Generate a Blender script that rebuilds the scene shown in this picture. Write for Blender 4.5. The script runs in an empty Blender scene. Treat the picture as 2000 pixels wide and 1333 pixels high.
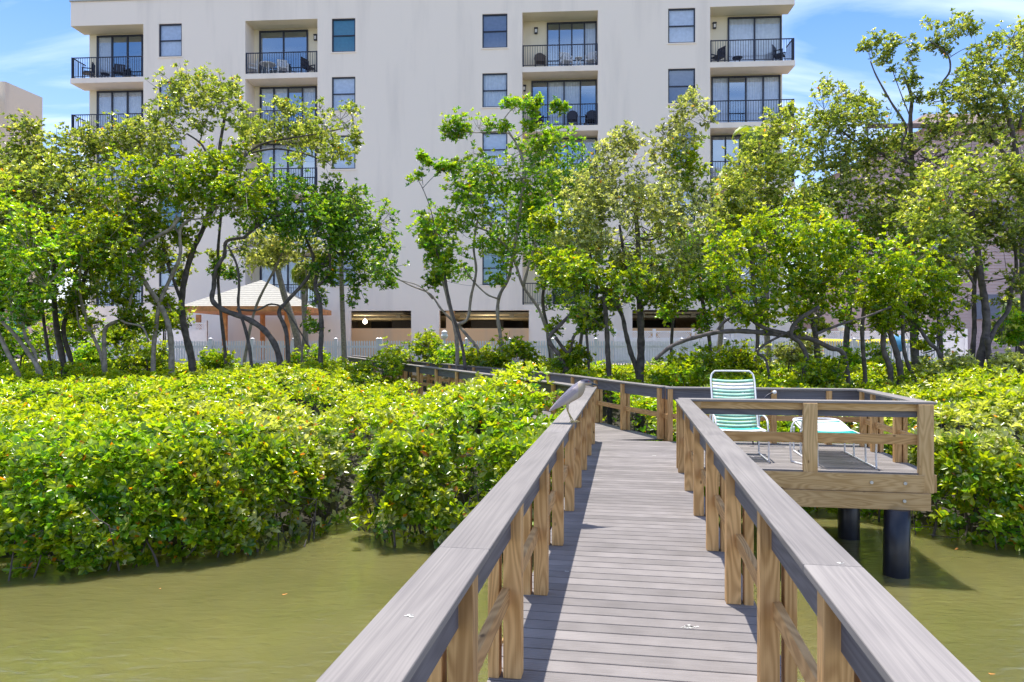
import bpy, bmesh, math, random
import numpy as np
from mathutils import Vector, Matrix
R = math.radians
random.seed(7); rng = np.random.default_rng(11)
S = bpy.context.scene
C = S.collection

# ---------------------------------------------------------------- camera
EYE = 3.14; F = 1400.0
cam_d = bpy.data.cameras.new('camera'); cam = bpy.data.objects.new('camera', cam_d); C.objects.link(cam)
cam.location = (0, 0, EYE); cam.rotation_euler = (R(90), 0, 0)
cam_d.sensor_width = 36; cam_d.lens = F * 36 / 2000; cam_d.clip_end = 3000; cam_d.clip_start = 0.05
S.camera = cam

# ---------------------------------------------------------------- sky
SUN = Vector((-0.075, 0.235, 1.0)).normalized()
w = bpy.data.worlds.new('World'); S.world = w; w.use_nodes = True
nt = w.node_tree; nd = nt.nodes; lk = nt.links
bg = nd['Background']
sky = nd.new('ShaderNodeTexSky'); sky.sky_type = 'NISHITA'; sky.sun_disc = False
sky.sun_elevation = math.asin(SUN.z); sky.sun_rotation = math.atan2(SUN.x, SUN.y)
sky.air_density = 1.0; sky.dust_density = 0.6; sky.ozone_density = 2.2; sky.altitude = 0
tc = nd.new('ShaderNodeTexCoord')
sep = nd.new('ShaderNodeSeparateXYZ'); lk.new(tc.outputs['Generated'], sep.inputs[0])
def wm(op, a, b=None, cl=False):
    n = nd.new('ShaderNodeMath'); n.operation = op; n.use_clamp = cl
    for i, v in enumerate((a, b)):
        if v is None: continue
        if isinstance(v, (int, float)): n.inputs[i].default_value = v
        else: lk.new(v, n.inputs[i])
    return n.outputs[0]
den = wm('ADD', wm('MAXIMUM', sep.outputs[2], 0.0), 0.22)
cx = wm('DIVIDE', sep.outputs[0], den); cy = wm('DIVIDE', sep.outputs[1], den)
cmb = nd.new('ShaderNodeCombineXYZ'); lk.new(cx, cmb.inputs[0]); lk.new(cy, cmb.inputs[1])
mp = nd.new('ShaderNodeMapping'); mp.inputs['Rotation'].default_value = (0, 0, R(28)); mp.inputs['Scale'].default_value = (0.55, 1.9, 1)
lk.new(cmb.outputs[0], mp.inputs[0])
n1 = nd.new('ShaderNodeTexNoise'); n1.inputs['Scale'].default_value = 1.5; n1.inputs['Detail'].default_value = 9; n1.inputs['Roughness'].default_value = 0.55; n1.inputs['Distortion'].default_value = 0.6
lk.new(mp.outputs[0], n1.inputs['Vector'])
rp = nd.new('ShaderNodeValToRGB'); rp.color_ramp.elements[0].position = 0.43; rp.color_ramp.elements[1].position = 0.70
lk.new(n1.outputs[0], rp.inputs[0])
hz = wm('MULTIPLY', wm('SUBTRACT', 0.42, sep.outputs[2], True), 0.55)
cf = wm('ADD', wm('MULTIPLY', rp.outputs[0], 0.75), hz, True)
mx = nd.new('ShaderNodeMixRGB'); lk.new(cf, mx.inputs[0])
hs = nd.new('ShaderNodeHueSaturation'); hs.inputs['Saturation'].default_value = 1.32; hs.inputs['Value'].default_value = .84
tn = nd.new('ShaderNodeMixRGB'); tn.blend_type = 'MULTIPLY'; tn.inputs[0].default_value = 1; tn.inputs[2].default_value = (1.02, .88, .94, 1)
lk.new(sky.outputs[0], hs.inputs['Color']); lk.new(hs.outputs[0], tn.inputs[1]); lk.new(tn.outputs[0], mx.inputs[1]); mx.inputs[2].default_value = (5.6, 6.0, 6.7, 1)
lk.new(mx.outputs[0], bg.inputs[0]); bg.inputs[1].default_value = 0.15

sd = bpy.data.lights.new('sun', 'SUN'); sd.energy = 3.5; sd.angle = R(0.5); sd.color = (1.0, 0.95, 0.87)
so = bpy.data.objects.new('sun', sd); C.objects.link(so); so.rotation_euler = (-SUN).to_track_quat('-Z', 'Y').to_euler()
S.view_settings.view_transform = 'Standard'; S.view_settings.look = 'None'; S.view_settings.exposure = 1.02; S.view_settings.gamma = 1
S.cycles.max_bounces = 8; S.cycles.transparent_max_bounces = 12

# ---------------------------------------------------------------- helpers
def P(x, y, Z, dz=0.0):
    """world point at depth Z metres seen at photo pixel (x, y) (2000 px wide photo)"""
    return Vector(((x - 1000) / F * Z, Z, EYE - (y - 667) / F * Z + dz))

def tag(o, label=None, cat=None, group=None, kind=None):
    if label: o['label'] = label
    if cat: o['category'] = cat
    if group: o['group'] = group
    if kind: o['kind'] = kind
    return o
def empty(name, loc=(0, 0, 0), rz=0):
    o = bpy.data.objects.new(name, None); C.objects.link(o); o.location = loc; o.rotation_euler = (0, 0, rz); o.empty_display_size = .2
    return o
def copy_tree(o, parent=None):
    c = o.copy(); C.objects.link(c); c.parent = parent
    for ch in list(o.children): copy_tree(ch, c)
    return c

class MB:
    """collects polygons and uvs, becomes ONE mesh object"""
    def __init__(s): s.v = []; s.f = []; s.uv = []; s.sm = []
    def poly(s, pts, uvs=None, smooth=False):
        i = len(s.v); s.v += [tuple(p) for p in pts]; s.f.append(list(range(i, i + len(pts))))
        s.uv += uvs if uvs else [(0, 0)] * len(pts); s.sm.append(smooth)
    def beam(s, p0, p1, side, w, t):
        """box from p0 to p1; w across 'side', t across the third axis; uv metres along / around"""
        p0 = Vector(p0); p1 = Vector(p1); d = p1 - p0; L = d.length; d.normalize()
        sd_ = Vector(side); sd_ = (sd_ - d * sd_.dot(d)).normalized(); up = d.cross(sd_)
        a = sd_ * w / 2; b = up * t / 2
        q = [-a - b, a - b, a + b, -a + b]; v = [0, w, w + t, 2 * w + t, 2 * w + 2 * t]
        base = len(s.v)
        s.v += [tuple(p0 + k) for k in q] + [tuple(p1 + k) for k in q]
        for i in range(4):
            j = (i + 1) % 4
            s.f.append([base + i, base + j, base + 4 + j, base + 4 + i][::-1]); s.sm.append(False)
            s.uv += [(0, v[i]), (0, v[i + 1]), (L, v[i + 1]), (L, v[i])][::-1]
        s.f.append([base, base + 1, base + 2, base + 3]); s.uv += [(0, 0), (0, w), (t, w), (t, 0)]; s.sm.append(False)
        s.f.append([base + 7, base + 6, base + 5, base + 4]); s.uv += [(0, 0), (0, w), (t, w), (t, 0)]; s.sm.append(False)
    def box(s, c, size, rz=0):
        c = Vector(c); x = Vector((math.cos(rz), math.sin(rz), 0)); z = Vector((0, 0, 1)) * size[2] / 2
        y = Vector((-math.sin(rz), math.cos(rz), 0))
        s.beam(c - x * size[0] / 2, c + x * size[0] / 2, y, size[1], size[2])
    def strip(s, pts, oa, ob, z0, z1):
        """mitred prism along a polyline of (x, y, z); oa..ob offsets to the right of travel; z0..z1 relative"""
        n = len(pts); P2 = [Vector((p[0], p[1])) for p in pts]; rings = []; ln = 0; ls = []
        for i in range(n):
            d0 = (P2[i] - P2[i - 1]).normalized() if i else (P2[1] - P2[0]).normalized()
            d1 = (P2[i + 1] - P2[i]).normalized() if i < n - 1 else d0
            m = (d0 + d1).normalized(); nr = Vector((m.y, -m.x)); k = 1 / max(.4, nr.dot(Vector((d0.y, -d0.x))))
            if i: ln += (P2[i] - P2[i - 1]).length
            ls.append(ln)
            A = P2[i] + nr * oa * k; B = P2[i] + nr * ob * k; z = pts[i][2]
            rings.append([(A.x, A.y, z + z0), (B.x, B.y, z + z0), (B.x, B.y, z + z1), (A.x, A.y, z + z1)])
        W = abs(ob - oa); T = z1 - z0; v = [0, W, W + T, 2 * W + T, 2 * W + 2 * T]
        for i in range(n - 1):
            for k in range(4):
                j = (k + 1) % 4
                s.poly([rings[i][k], rings[i][j], rings[i + 1][j], rings[i + 1][k]], [(ls[i], v[k]), (ls[i], v[k + 1]), (ls[i + 1], v[k + 1]), (ls[i + 1], v[k])])
        s.poly(rings[0][::-1], [(0, 0), (0, W), (T, W), (T, 0)]); s.poly(rings[-1], [(0, 0), (0, W), (T, W), (T, 0)])
    def tube(s, pts, rad, seg=8, cap=True):
        pts = [Vector(p) for p in pts]; n = len(pts)
        if isinstance(rad, (int, float)): rad = [rad] * n
        prev = None; base = len(s.v); ln = 0
        lens = []
        for i in range(n):
            d = (pts[min(i + 1, n - 1)] - pts[max(i - 1, 0)])
            if d.length < 1e-6: d = Vector((0, 0, 1))
            d.normalize()
            if prev is None:
                prev = d.orthogonal().normalized()
            prev = (prev - d * prev.dot(d))
            if prev.length < 1e-5: prev = d.orthogonal()
            prev.normalize(); b = d.cross(prev)
            if i: ln += (pts[i] - pts[i - 1]).length
            lens.append(ln)
            for k in range(seg):
                a = 2 * math.pi * k / seg
                s.v.append(tuple(pts[i] + (prev * math.cos(a) + b * math.sin(a)) * rad[i]))
        for i in range(n - 1):
            for k in range(seg):
                j = (k + 1) % seg
                s.f.append([base + i * seg + k, base + i * seg + j, base + (i + 1) * seg + j, base + (i + 1) * seg + k]); s.sm.append(True)
                u0, u1 = k / seg, (k + 1) / seg
                s.uv += [(lens[i], u0), (lens[i], u1), (lens[i + 1], u1), (lens[i + 1], u0)]
        if cap:
            s.f.append([base + k for k in range(seg)][::-1]); s.uv += [(0, 0)] * seg; s.sm.append(False)
            s.f.append([base + (n - 1) * seg + k for k in range(seg)]); s.uv += [(0, 0)] * seg; s.sm.append(False)
    def lathe(s, prof, seg=16, c=(0, 0, 0)):
        c = Vector(c)
        for i in range(len(prof) - 1):
            for k in range(seg):
                a0 = 2 * math.pi * k / seg; a1 = 2 * math.pi * (k + 1) / seg
                q = [(prof[i][0], a0, prof[i][1]), (prof[i][0], a1, prof[i][1]), (prof[i + 1][0], a1, prof[i + 1][1]), (prof[i + 1][0], a0, prof[i + 1][1])]
                s.poly([c + Vector((r * math.cos(a), r * math.sin(a), z)) for r, a, z in q], smooth=True)
    def build(s, name, mat, parent=None, bevel=0, loc=None, weld=False):
        me = bpy.data.meshes.new(name); me.from_pydata(s.v, [], s.f)
        uvl = me.uv_layers.new(name='UVMap'); uvl.data.foreach_set('uv', np.array(s.uv, dtype=np.float32).ravel())
        me.polygons.foreach_set('use_smooth', np.array(s.sm, dtype=bool)); me.materials.append(mat); me.update()
        if weld:
            bm = bmesh.new(); bm.from_mesh(me); bmesh.ops.remove_doubles(bm, verts=bm.verts, dist=1e-4); bmesh.ops.recalc_face_normals(bm, faces=bm.faces); bm.to_mesh(me); bm.free()
        o = bpy.data.objects.new(name, me); C.objects.link(o); o.parent = parent
        if parent is not None and loc is None and parent.type == 'EMPTY':
            me.transform(Matrix.LocRotScale(parent.location, parent.rotation_euler, None).inverted())
        if loc is not None: o.location = loc
        if bevel:
            m = o.modifiers.new('bevel', 'BEVEL'); m.width = bevel; m.segments = 2; m.limit_method = 'ANGLE'
        return o

def smooth_path(pts, rad, sub=4):
    """Catmull-Rom resample of points and radii"""
    pts = [Vector(p) for p in pts]; n = len(pts)
    if n < 3: return pts, rad
    out = []; ro = []
    for i in range(n - 1):
        p0 = pts[max(i - 1, 0)]; p1 = pts[i]; p2 = pts[i + 1]; p3 = pts[min(i + 2, n - 1)]
        for k in range(sub):
            t = k / sub
            out.append(0.5 * ((2 * p1) + (p2 - p0) * t + (2 * p0 - 5 * p1 + 4 * p2 - p3) * t * t + (3 * p1 - p0 - 3 * p2 + p3) * t ** 3))
            ro.append(rad[i] * (1 - t) + rad[i + 1] * t)
    out.append(pts[-1]); ro.append(rad[-1])
    return out, ro

# ---------------------------------------------------------------- materials
def newmat(name):
    m = bpy.data.materials.new(name); m.use_nodes = True
    return m, m.node_tree.nodes, m.node_tree.links, m.node_tree.nodes['Principled BSDF']
def setb(b, col=None, rough=None, spec=None, metal=None):
    if col is not None: b.inputs['Base Color'].default_value = (*col, 1)
    if rough is not None: b.inputs['Roughness'].default_value = rough
    if spec is not None: b.inputs['Specular IOR Level'].default_value = spec
    if metal is not None: b.inputs['Metallic'].default_value = metal
def plain(name, col, rough=.5, spec=.5, metal=0, var=.12, scale=6, bump=0.0):
    m, n, l, b = newmat(name); setb(b, col, rough, spec, metal)
    t = n.new('ShaderNodeTexCoord'); no = n.new('ShaderNodeTexNoise'); no.inputs['Scale'].default_value = scale; no.inputs['Detail'].default_value = 6
    l.new(t.outputs['Object'], no.inputs['Vector'])
    r = n.new('ShaderNodeValToRGB'); r.color_ramp.elements[0].position = .3; r.color_ramp.elements[1].position = .7
    r.color_ramp.elements[0].color = (*[c * (1 - var) for c in col], 1); r.color_ramp.elements[1].color = (*[min(1, c * (1 + var * .6)) for c in col], 1)
    l.new(no.outputs[0], r.inputs[0]); l.new(r.outputs[0], b.inputs['Base Color'])
    if bump:
        bp = n.new('ShaderNodeBump'); bp.inputs['Strength'].default_value = bump; bp.inputs['Distance'].default_value = .01
        l.new(no.outputs[0], bp.inputs['Height']); l.new(bp.outputs[0], b.inputs['Normal'])
    return m
def wood(name, c0, c1, knots=True, rough=.65, su=.5, ws=75, dist=7.0, knotcol=(.12, .06, .025), bump=.25, gloss=.3, wa=.4):
    """plank material: grain runs along uv.u (metres)"""
    m, n, l, b = newmat(name); setb(b, c0, rough, gloss)
    uv = n.new('ShaderNodeUVMap'); uv.uv_map = 'UVMap'; oi = n.new('ShaderNodeObjectInfo')
    def mth(op, a, bb):
        k = n.new('ShaderNodeMath'); k.operation = op
        for i, v in enumerate((a, bb)):
            if isinstance(v, (int, float)): k.inputs[i].default_value = v
            else: l.new(v, k.inputs[i])
        return k.outputs[0]
    sp = n.new('ShaderNodeSeparateXYZ'); l.new(uv.outputs[0], sp.inputs[0])
    cb = n.new('ShaderNodeCombineXYZ')
    l.new(mth('ADD', mth('MULTIPLY', sp.outputs[0], 1.0), mth('MULTIPLY', oi.outputs['Random'], 37.0)), cb.inputs[0])
    l.new(mth('ADD', sp.outputs[1], mth('MULTIPLY', oi.outputs['Random'], 11.3)), cb.inputs[1])
    mpw = n.new('ShaderNodeMapping'); mpw.inputs['Scale'].default_value = (su * 2.2, dist, 1); l.new(cb.outputs[0], mpw.inputs[0])
    wn = n.new('ShaderNodeTexNoise'); wn.inputs['Scale'].default_value = 1; wn.inputs['Detail'].default_value = 1.2; wn.inputs['Roughness'].default_value = .35; wn.inputs['Distortion'].default_value = .25; l.new(mpw.outputs[0], wn.inputs['Vector'])
    wv_ = mth('ADD', mth('MULTIPLY', mth('SINE', mth('MULTIPLY', wn.outputs[0], float(ws)), 0.0), .5), .5)
    mpn = n.new('ShaderNodeMapping'); mpn.inputs['Scale'].default_value = (1.6, 170, 1); l.new(cb.outputs[0], mpn.inputs[0])
    fine = n.new('ShaderNodeTexNoise'); fine.inputs['Scale'].default_value = 1; fine.inputs['Detail'].default_value = 5; l.new(mpn.outputs[0], fine.inputs['Vector'])
    big = n.new('ShaderNodeTexNoise'); big.inputs['Scale'].default_value = 1.6; big.inputs['Detail'].default_value = 3; l.new(cb.outputs[0], big.inputs['Vector'])
    f = mth('ADD', mth('MULTIPLY', wv_, wa), mth('ADD', mth('MULTIPLY', fine.outputs[0], .9 - wa), mth('MULTIPLY', mth('SUBTRACT', big.outputs[0], .5), .5)))
    r = n.new('ShaderNodeValToRGB'); r.color_ramp.elements[0].position = .15; r.color_ramp.elements[1].position = .8
    r.color_ramp.elements[0].color = (*c1, 1); r.color_ramp.elements[1].color = (*c0, 1); l.new(f, r.inputs[0])
    out = r.outputs[0]
    h = n.new('ShaderNodeHueSaturation'); l.new(mth('ADD', mth('MULTIPLY', oi.outputs['Random'], .3), .85), h.inputs['Value']); l.new(out, h.inputs['Color']); out = h.outputs[0]
    if knots:
        vo = n.new('ShaderNodeTexVoronoi'); vo.inputs['Scale'].default_value = 1
        mk = n.new('ShaderNodeMapping'); mk.inputs['Scale'].default_value = (3.0, 5.0, 1); l.new(cb.outputs[0], mk.inputs[0]); l.new(mk.outputs[0], vo.inputs['Vector'])
        kr = n.new('ShaderNodeValToRGB'); kr.color_ramp.elements[0].position = .035; kr.color_ramp.elements[1].position = .085
        kr.color_ramp.elements[0].color = (1, 1, 1, 1); kr.color_ramp.elements[1].color = (0, 0, 0, 1); l.new(vo.outputs['Distance'], kr.inputs[0])
        mxk = n.new('ShaderNodeMixRGB'); l.new(mth('MULTIPLY', kr.outputs[0], .85), mxk.inputs[0]); l.new(out, mxk.inputs[1]); mxk.inputs[2].default_value = (*knotcol, 1); out = mxk.outputs[0]
    l.new(out, b.inputs['Base Color'])
    bp = n.new('ShaderNodeBump'); bp.inputs['Strength'].default_value = bump; bp.inputs['Distance'].default_value = .004; l.new(f, bp.inputs['Height']); l.new(bp.outputs[0], b.inputs['Normal'])
    return m
def leafmat(name, rough=.27, trans=.5, spec=.9):
    m, n, l, b = newmat(name); setb(b, None, rough, spec)
    at = n.new('ShaderNodeAttribute'); at.attribute_name = 'leaf_colour'
    l.new(at.outputs['Color'], b.inputs['Base Color'])
    tr = n.new('ShaderNodeBsdfTranslucent')
    h = n.new('ShaderNodeMixRGB'); h.blend_type = 'MULTIPLY'; h.inputs[0].default_value = 1; h.inputs[2].default_value = (1.9, 1.9, .6, 1)
    l.new(at.outputs['Color'], h.inputs[1]); l.new(h.outputs[0], tr.inputs[0])
    mxs = n.new('ShaderNodeMixShader'); mxs.inputs[0].default_value = trans
    l.new(b.outputs[0], mxs.inputs[1]); l.new(tr.outputs[0], mxs.inputs[2]); l.new(mxs.outputs[0], n['Material Output'].inputs[0])
    return m
M = {}
M['pine'] = wood('pine', (.74, .455, .20), (.44, .24, .09))
M['pine_light'] = wood('pine_light', (.66, .45, .23), (.44, .27, .11), bump=.15)
M['cap'] = wood('grey_composite', (.29, .265, .245), (.165, .15, .145), knots=False, su=.16, ws=85, dist=8, rough=.6, bump=.06, wa=.20)
M['fascia'] = wood('grey_fascia', (.19, .185, .205), (.10, .098, .115), knots=False, su=.18, ws=80, dist=8, rough=.55, bump=.1, wa=.3)
M['deck'] = None
def deckmat():
    m, n, l, b = newmat('deck_board'); setb(b, None, .65, .3)
    uv = n.new('ShaderNodeUVMap'); uv.uv_map = 'UVMap'
    at = n.new('ShaderNodeAttribute'); at.attribute_name = 'board_tone'
    mp = n.new('ShaderNodeMapping'); mp.inputs['Scale'].default_value = (3, 90, 1); l.new(uv.outputs[0], mp.inputs[0])
    no = n.new('ShaderNodeTexNoise'); no.inputs['Scale'].default_value = 1; no.inputs['Detail'].default_value = 6; no.inputs['Roughness'].default_value = .6; l.new(mp.outputs[0], no.inputs['Vector'])
    big = n.new('ShaderNodeTexNoise'); big.inputs['Scale'].default_value = 3; big.inputs['Detail'].default_value = 6; l.new(uv.outputs[0], big.inputs['Vector'])
    r = n.new('ShaderNodeValToRGB'); r.color_ramp.elements[0].position = .3; r.color_ramp.elements[1].position = .7
    r.color_ramp.elements[0].color = (.16, .145, .138, 1); r.color_ramp.elements[1].color = (.28, .255, .245, 1)
    ad = n.new('ShaderNodeMath'); ad.operation = 'MULTIPLY_ADD'; ad.inputs[1].default_value = .6; l.new(big.outputs[0], ad.inputs[0])
    hf = n.new('ShaderNodeMath'); hf.operation = 'MULTIPLY'; hf.inputs[1].default_value = .4; l.new(no.outputs[0], hf.inputs[0]); l.new(hf.outputs[0], ad.inputs[2])
    l.new(ad.outputs[0], r.inputs[0])
    mu = n.new('ShaderNodeMixRGB'); mu.blend_type = 'MULTIPLY'; mu.inputs[0].default_value = 1; l.new(r.outputs[0], mu.inputs[1]); l.new(at.outputs['Color'], mu.inputs[2])
    l.new(mu.outputs[0], b.inputs['Base Color'])
    # ridged anti-slip grooves along every board
    sp = n.new('ShaderNodeSeparateXYZ'); l.new(uv.outputs[0], sp.inputs[0])
    sn = n.new('ShaderNodeMath'); sn.operation = 'MULTIPLY'; sn.inputs[1].default_value = 2 * math.pi / .0234; l.new(sp.outputs[1], sn.inputs[0])
    s2 = n.new('ShaderNodeMath'); s2.operation = 'SINE'; l.new(sn.outputs[0], s2.inputs[0])
    bp = n.new('ShaderNodeBump'); bp.inputs['Strength'].default_value = .55; bp.inputs['Distance'].default_value = .004
    l.new(s2.outputs[0], bp.inputs['Height']); l.new(bp.outputs[0], b.inputs['Normal'])
    return m
M['deck'] = deckmat()
M['piling'] = plain('black_piling', (.018, .02, .03), .35, .5, var=.5, scale=3, bump=.3)
M['bolt'] = plain('galvanised', (.5, .5, .5), .4, .5, .8)
M['white_metal'] = plain('white_metal', (.78, .78, .80), .35)
M['turq'] = plain('turquoise_strap', (.0, .42, .36), .5)
M['green'] = plain('green_strap', (.30, .56, .43), .5)
M['white_strap'] = plain('white_strap', (.85, .85, .84), .5)
M['stucco'] = None
def stucco(name, col, dirt=(.45, .42, .42)):
    m, n, l, b = newmat(name); setb(b, col, .85, .2)
    t = n.new('ShaderNodeTexCoord')
    mp = n.new('ShaderNodeMapping'); mp.inputs['Scale'].default_value = (.7, .7, .08); l.new(t.outputs['Object'], mp.inputs[0])
    no = n.new('ShaderNodeTexNoise'); no.inputs['Scale'].default_value = 1.1; no.inputs['Detail'].default_value = 9; no.inputs['Roughness'].default_value = .6; l.new(mp.outputs[0], no.inputs['Vector'])
    r = n.new('ShaderNodeValToRGB'); r.color_ramp.elements[0].position = .5; r.color_ramp.elements[1].position = .8
    r.color_ramp.elements[0].color = (0, 0, 0, 1); r.color_ramp.elements[1].color = (.8, .8, .8, 1); l.new(no.outputs[0], r.inputs[0])
    mx = n.new('ShaderNodeMixRGB'); l.new(r.outputs[0], mx.inputs[0]); mx.inputs[1].default_value = (*col, 1); mx.inputs[2].default_value = (*dirt, 1)
    l.new(mx.outputs[0], b.inputs['Base Color'])
    n2 = n.new('ShaderNodeTexNoise'); n2.inputs['Scale'].default_value = 30; n2.inputs['Detail'].default_value = 4; l.new(t.outputs['Object'], n2.inputs['Vector'])
    bp = n.new('ShaderNodeBump'); bp.inputs['Strength'].default_value = .15; bp.inputs['Distance'].default_value = .02; l.new(n2.outputs[0], bp.inputs['Height']); l.new(bp.outputs[0], b.inputs['Normal'])
    return m
M['stucco'] = stucco('stucco', (.97, .845, .735), (.76, .66, .58))
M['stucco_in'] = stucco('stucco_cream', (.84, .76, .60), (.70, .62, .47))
M['stucco_beige'] = stucco('stucco_beige', (.80, .50, .27), (.5, .4, .3))
M['stucco_pink'] = stucco('stucco_pink', (.62, .46, .43), (.5, .38, .36))
M['stucco_tan'] = stucco('stucco_tan', (.80, .68, .54), (.5, .43, .4))
M['bronze'] = plain('dark_bronze', (.02, .025, .05), .4)
M['rail_black'] = plain('black_metal', (.015, .018, .04), .45)
M['blind'] = plain('blind', (.80, .80, .83), .7)
M['curtain'] = plain('curtain', (.75, .74, .72), .8)
M['dark_in'] = plain('dark_interior', (.03, .03, .035), .9)  # near-black colour stands in for shade inside rooms and recesses
M['garage'] = plain('garage_wall', (.42, .36, .24), .9)
M['teal_blind'] = plain('teal_blind', (.05, .22, .24), .6)
M['white_vinyl'] = plain('white_vinyl', (.80, .80, .84), .4, var=.05)
M['shingle'] = plain('shingle', (.44, .42, .37), .9, var=.12, scale=9)
M['brown_roof'] = plain('brown_roof', (.22, .16, .14), .9, var=.2, scale=9)
M['orange_wood'] = plain('orange_wood', (.66, .27, .09), .6, var=.3, scale=5)
M['bark'] = plain('bark', (.12, .10, .095), .9, var=.55, scale=7, bump=.8)
M['bark_pale'] = plain('bark_pale', (.32, .27, .23), .9, var=.45, scale=7, bump=.8)
M['bark_palm'] = plain('bark_palm', (.30, .25, .21), .9, var=.4, scale=14, bump=.8)
M['leaf'] = leafmat('leaf')
M['palm_leaf'] = leafmat('palm_leaf', .45, .4)
M['mud'] = plain('mud', (.035, .03, .02), .9, var=.5, scale=1.5, bump=.6)
def glassmat(name, tint, fac):
    m, n, l, b = newmat(name)
    gl = n.new('ShaderNodeBsdfGlossy'); gl.inputs['Roughness'].default_value = .03; gl.inputs['Color'].default_value = (.75, .88, 1, 1)
    tr = n.new('ShaderNodeBsdfTransparent'); tr.inputs['Color'].default_value = (*tint, 1)
    ms = n.new('ShaderNodeMixShader'); ms.inputs[0].default_value = fac; l.new(tr.outputs[0], ms.inputs[1]); l.new(gl.outputs[0], ms.inputs[2]); l.new(ms.outputs[0], n['Material Output'].inputs[0])
    return m
M['glass'] = glassmat('window_glass', (.82, .86, .92), .16)
M['glass_blue'] = glassmat('door_glass', (.35, .55, .8), .42)
def watermat():
    m, n, l, b = newmat('water'); setb(b, (.20, .185, .055), .05, .5); b.inputs['IOR'].default_value = 2.0; b.subsurface_method = 'BURLEY'; b.inputs['Subsurface Weight'].default_value = 1; b.inputs['Subsurface Radius'].default_value = (1, .85, .4); b.inputs['Subsurface Scale'].default_value = .3
    t = n.new('ShaderNodeTexCoord')
    mp = n.new('ShaderNodeMapping'); mp.inputs['Scale'].default_value = (1, 2.2, 1); l.new(t.outputs['Object'], mp.inputs[0])
    a = n.new('ShaderNodeTexNoise'); a.inputs['Scale'].default_value = 3.4; a.inputs['Detail'].default_value = 6; a.inputs['Roughness'].default_value = .5; a.inputs['Distortion'].default_value = .5
    l.new(mp.outputs[0], a.inputs['Vector'])
    c = n.new('ShaderNodeTexNoise'); c.inputs['Scale'].default_value = .5; c.inputs['Detail'].default_value = 3; l.new(t.outputs['Object'], c.inputs['Vector'])
    r = n.new('ShaderNodeValToRGB'); r.color_ramp.elements[0].position = .3; r.color_ramp.elements[1].position = .7
    r.color_ramp.elements[0].color = (.118, .114, .038, 1); r.color_ramp.elements[1].color = (.155, .142, .05, 1); l.new(c.outputs[0], r.inputs[0]); l.new(r.outputs[0], b.inputs['Base Color'])
    bp = n.new('ShaderNodeBump'); bp.inputs['Strength'].default_value = 1; bp.inputs['Distance'].default_value = .012; l.new(a.outputs[0], bp.inputs['Height']); l.new(bp.outputs[0], b.inputs['Normal'])
    return m
M['water'] = watermat()
# ---------------------------------------------------------------- ground and water
EDGE = [(-60, 8.5), (-14, 9.1), (-6.6, 9.6), (-5.6, 9.9), (-4.5, 10.5), (-3.5, 11.1), (-3.15, 12.6), (-2.95, 13.7), (-2.6, 13.5), (-2.25, 11.5), (-1.1, 11.2), (.6, 11.0), (2.0, 12.6), (3, 13.2), (6.2, 12.7), (6.6, 11.8), (7.6, 10.9), (10, 10.3), (60, 9.5)]
EX = np.array([e[0] for e in EDGE]); EZ = np.array([e[1] for e in EDGE])
def zedge(x): return np.interp(x, EX, EZ)
def ground_z(x, y):
    d = y - zedge(x)
    z = np.where(d < 0, -.1 + d * .35, -.1 + d * .12)
    z = np.maximum(z, -.9)
    k = np.clip((y - 19) / 9.5, 0, 1); k = k * k * (3 - 2 * k)
    return z * (1 - k) + 2.1 * k
def sheet(name, xs, ys, zf, mat, label, kind='structure'):
    X, Y = np.meshgrid(xs, ys); Z = zf(X, Y); nx = len(xs); ny = len(ys)
    V = np.stack([X.ravel(), Y.ravel(), Z.ravel()], 1)
    i = np.arange((ny - 1) * (nx - 1)); r = i // (nx - 1); c = i % (nx - 1); a = r * nx + c
    Fc = np.stack([a, a + 1, a + nx + 1, a + nx], 1)
    me = bpy.data.meshes.new(name); me.from_pydata(V.tolist(), [], Fc.tolist()); me.materials.append(mat); me.polygons.foreach_set('use_smooth', np.ones(len(Fc), bool))
    o = bpy.data.objects.new(name, me); C.objects.link(o); tag(o, label, kind=kind); return o
xs = np.unique(np.concatenate([np.linspace(-600, -22, 12), np.linspace(-22, 24, 140), np.linspace(24, 600, 12)]))
ys = np.unique(np.concatenate([np.linspace(-300, 6, 8), np.linspace(6, 32, 90), np.linspace(32, 900, 14)]))
sheet('ground', xs, ys, lambda X, Y: ground_z(X, Y), M['mud'], 'dark muddy ground under the mangroves')
sheet('water', np.linspace(-600, 600, 5), np.linspace(-300, 22, 5), lambda X, Y: X * 0, M['water'], 'murky olive green still water')

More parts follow.
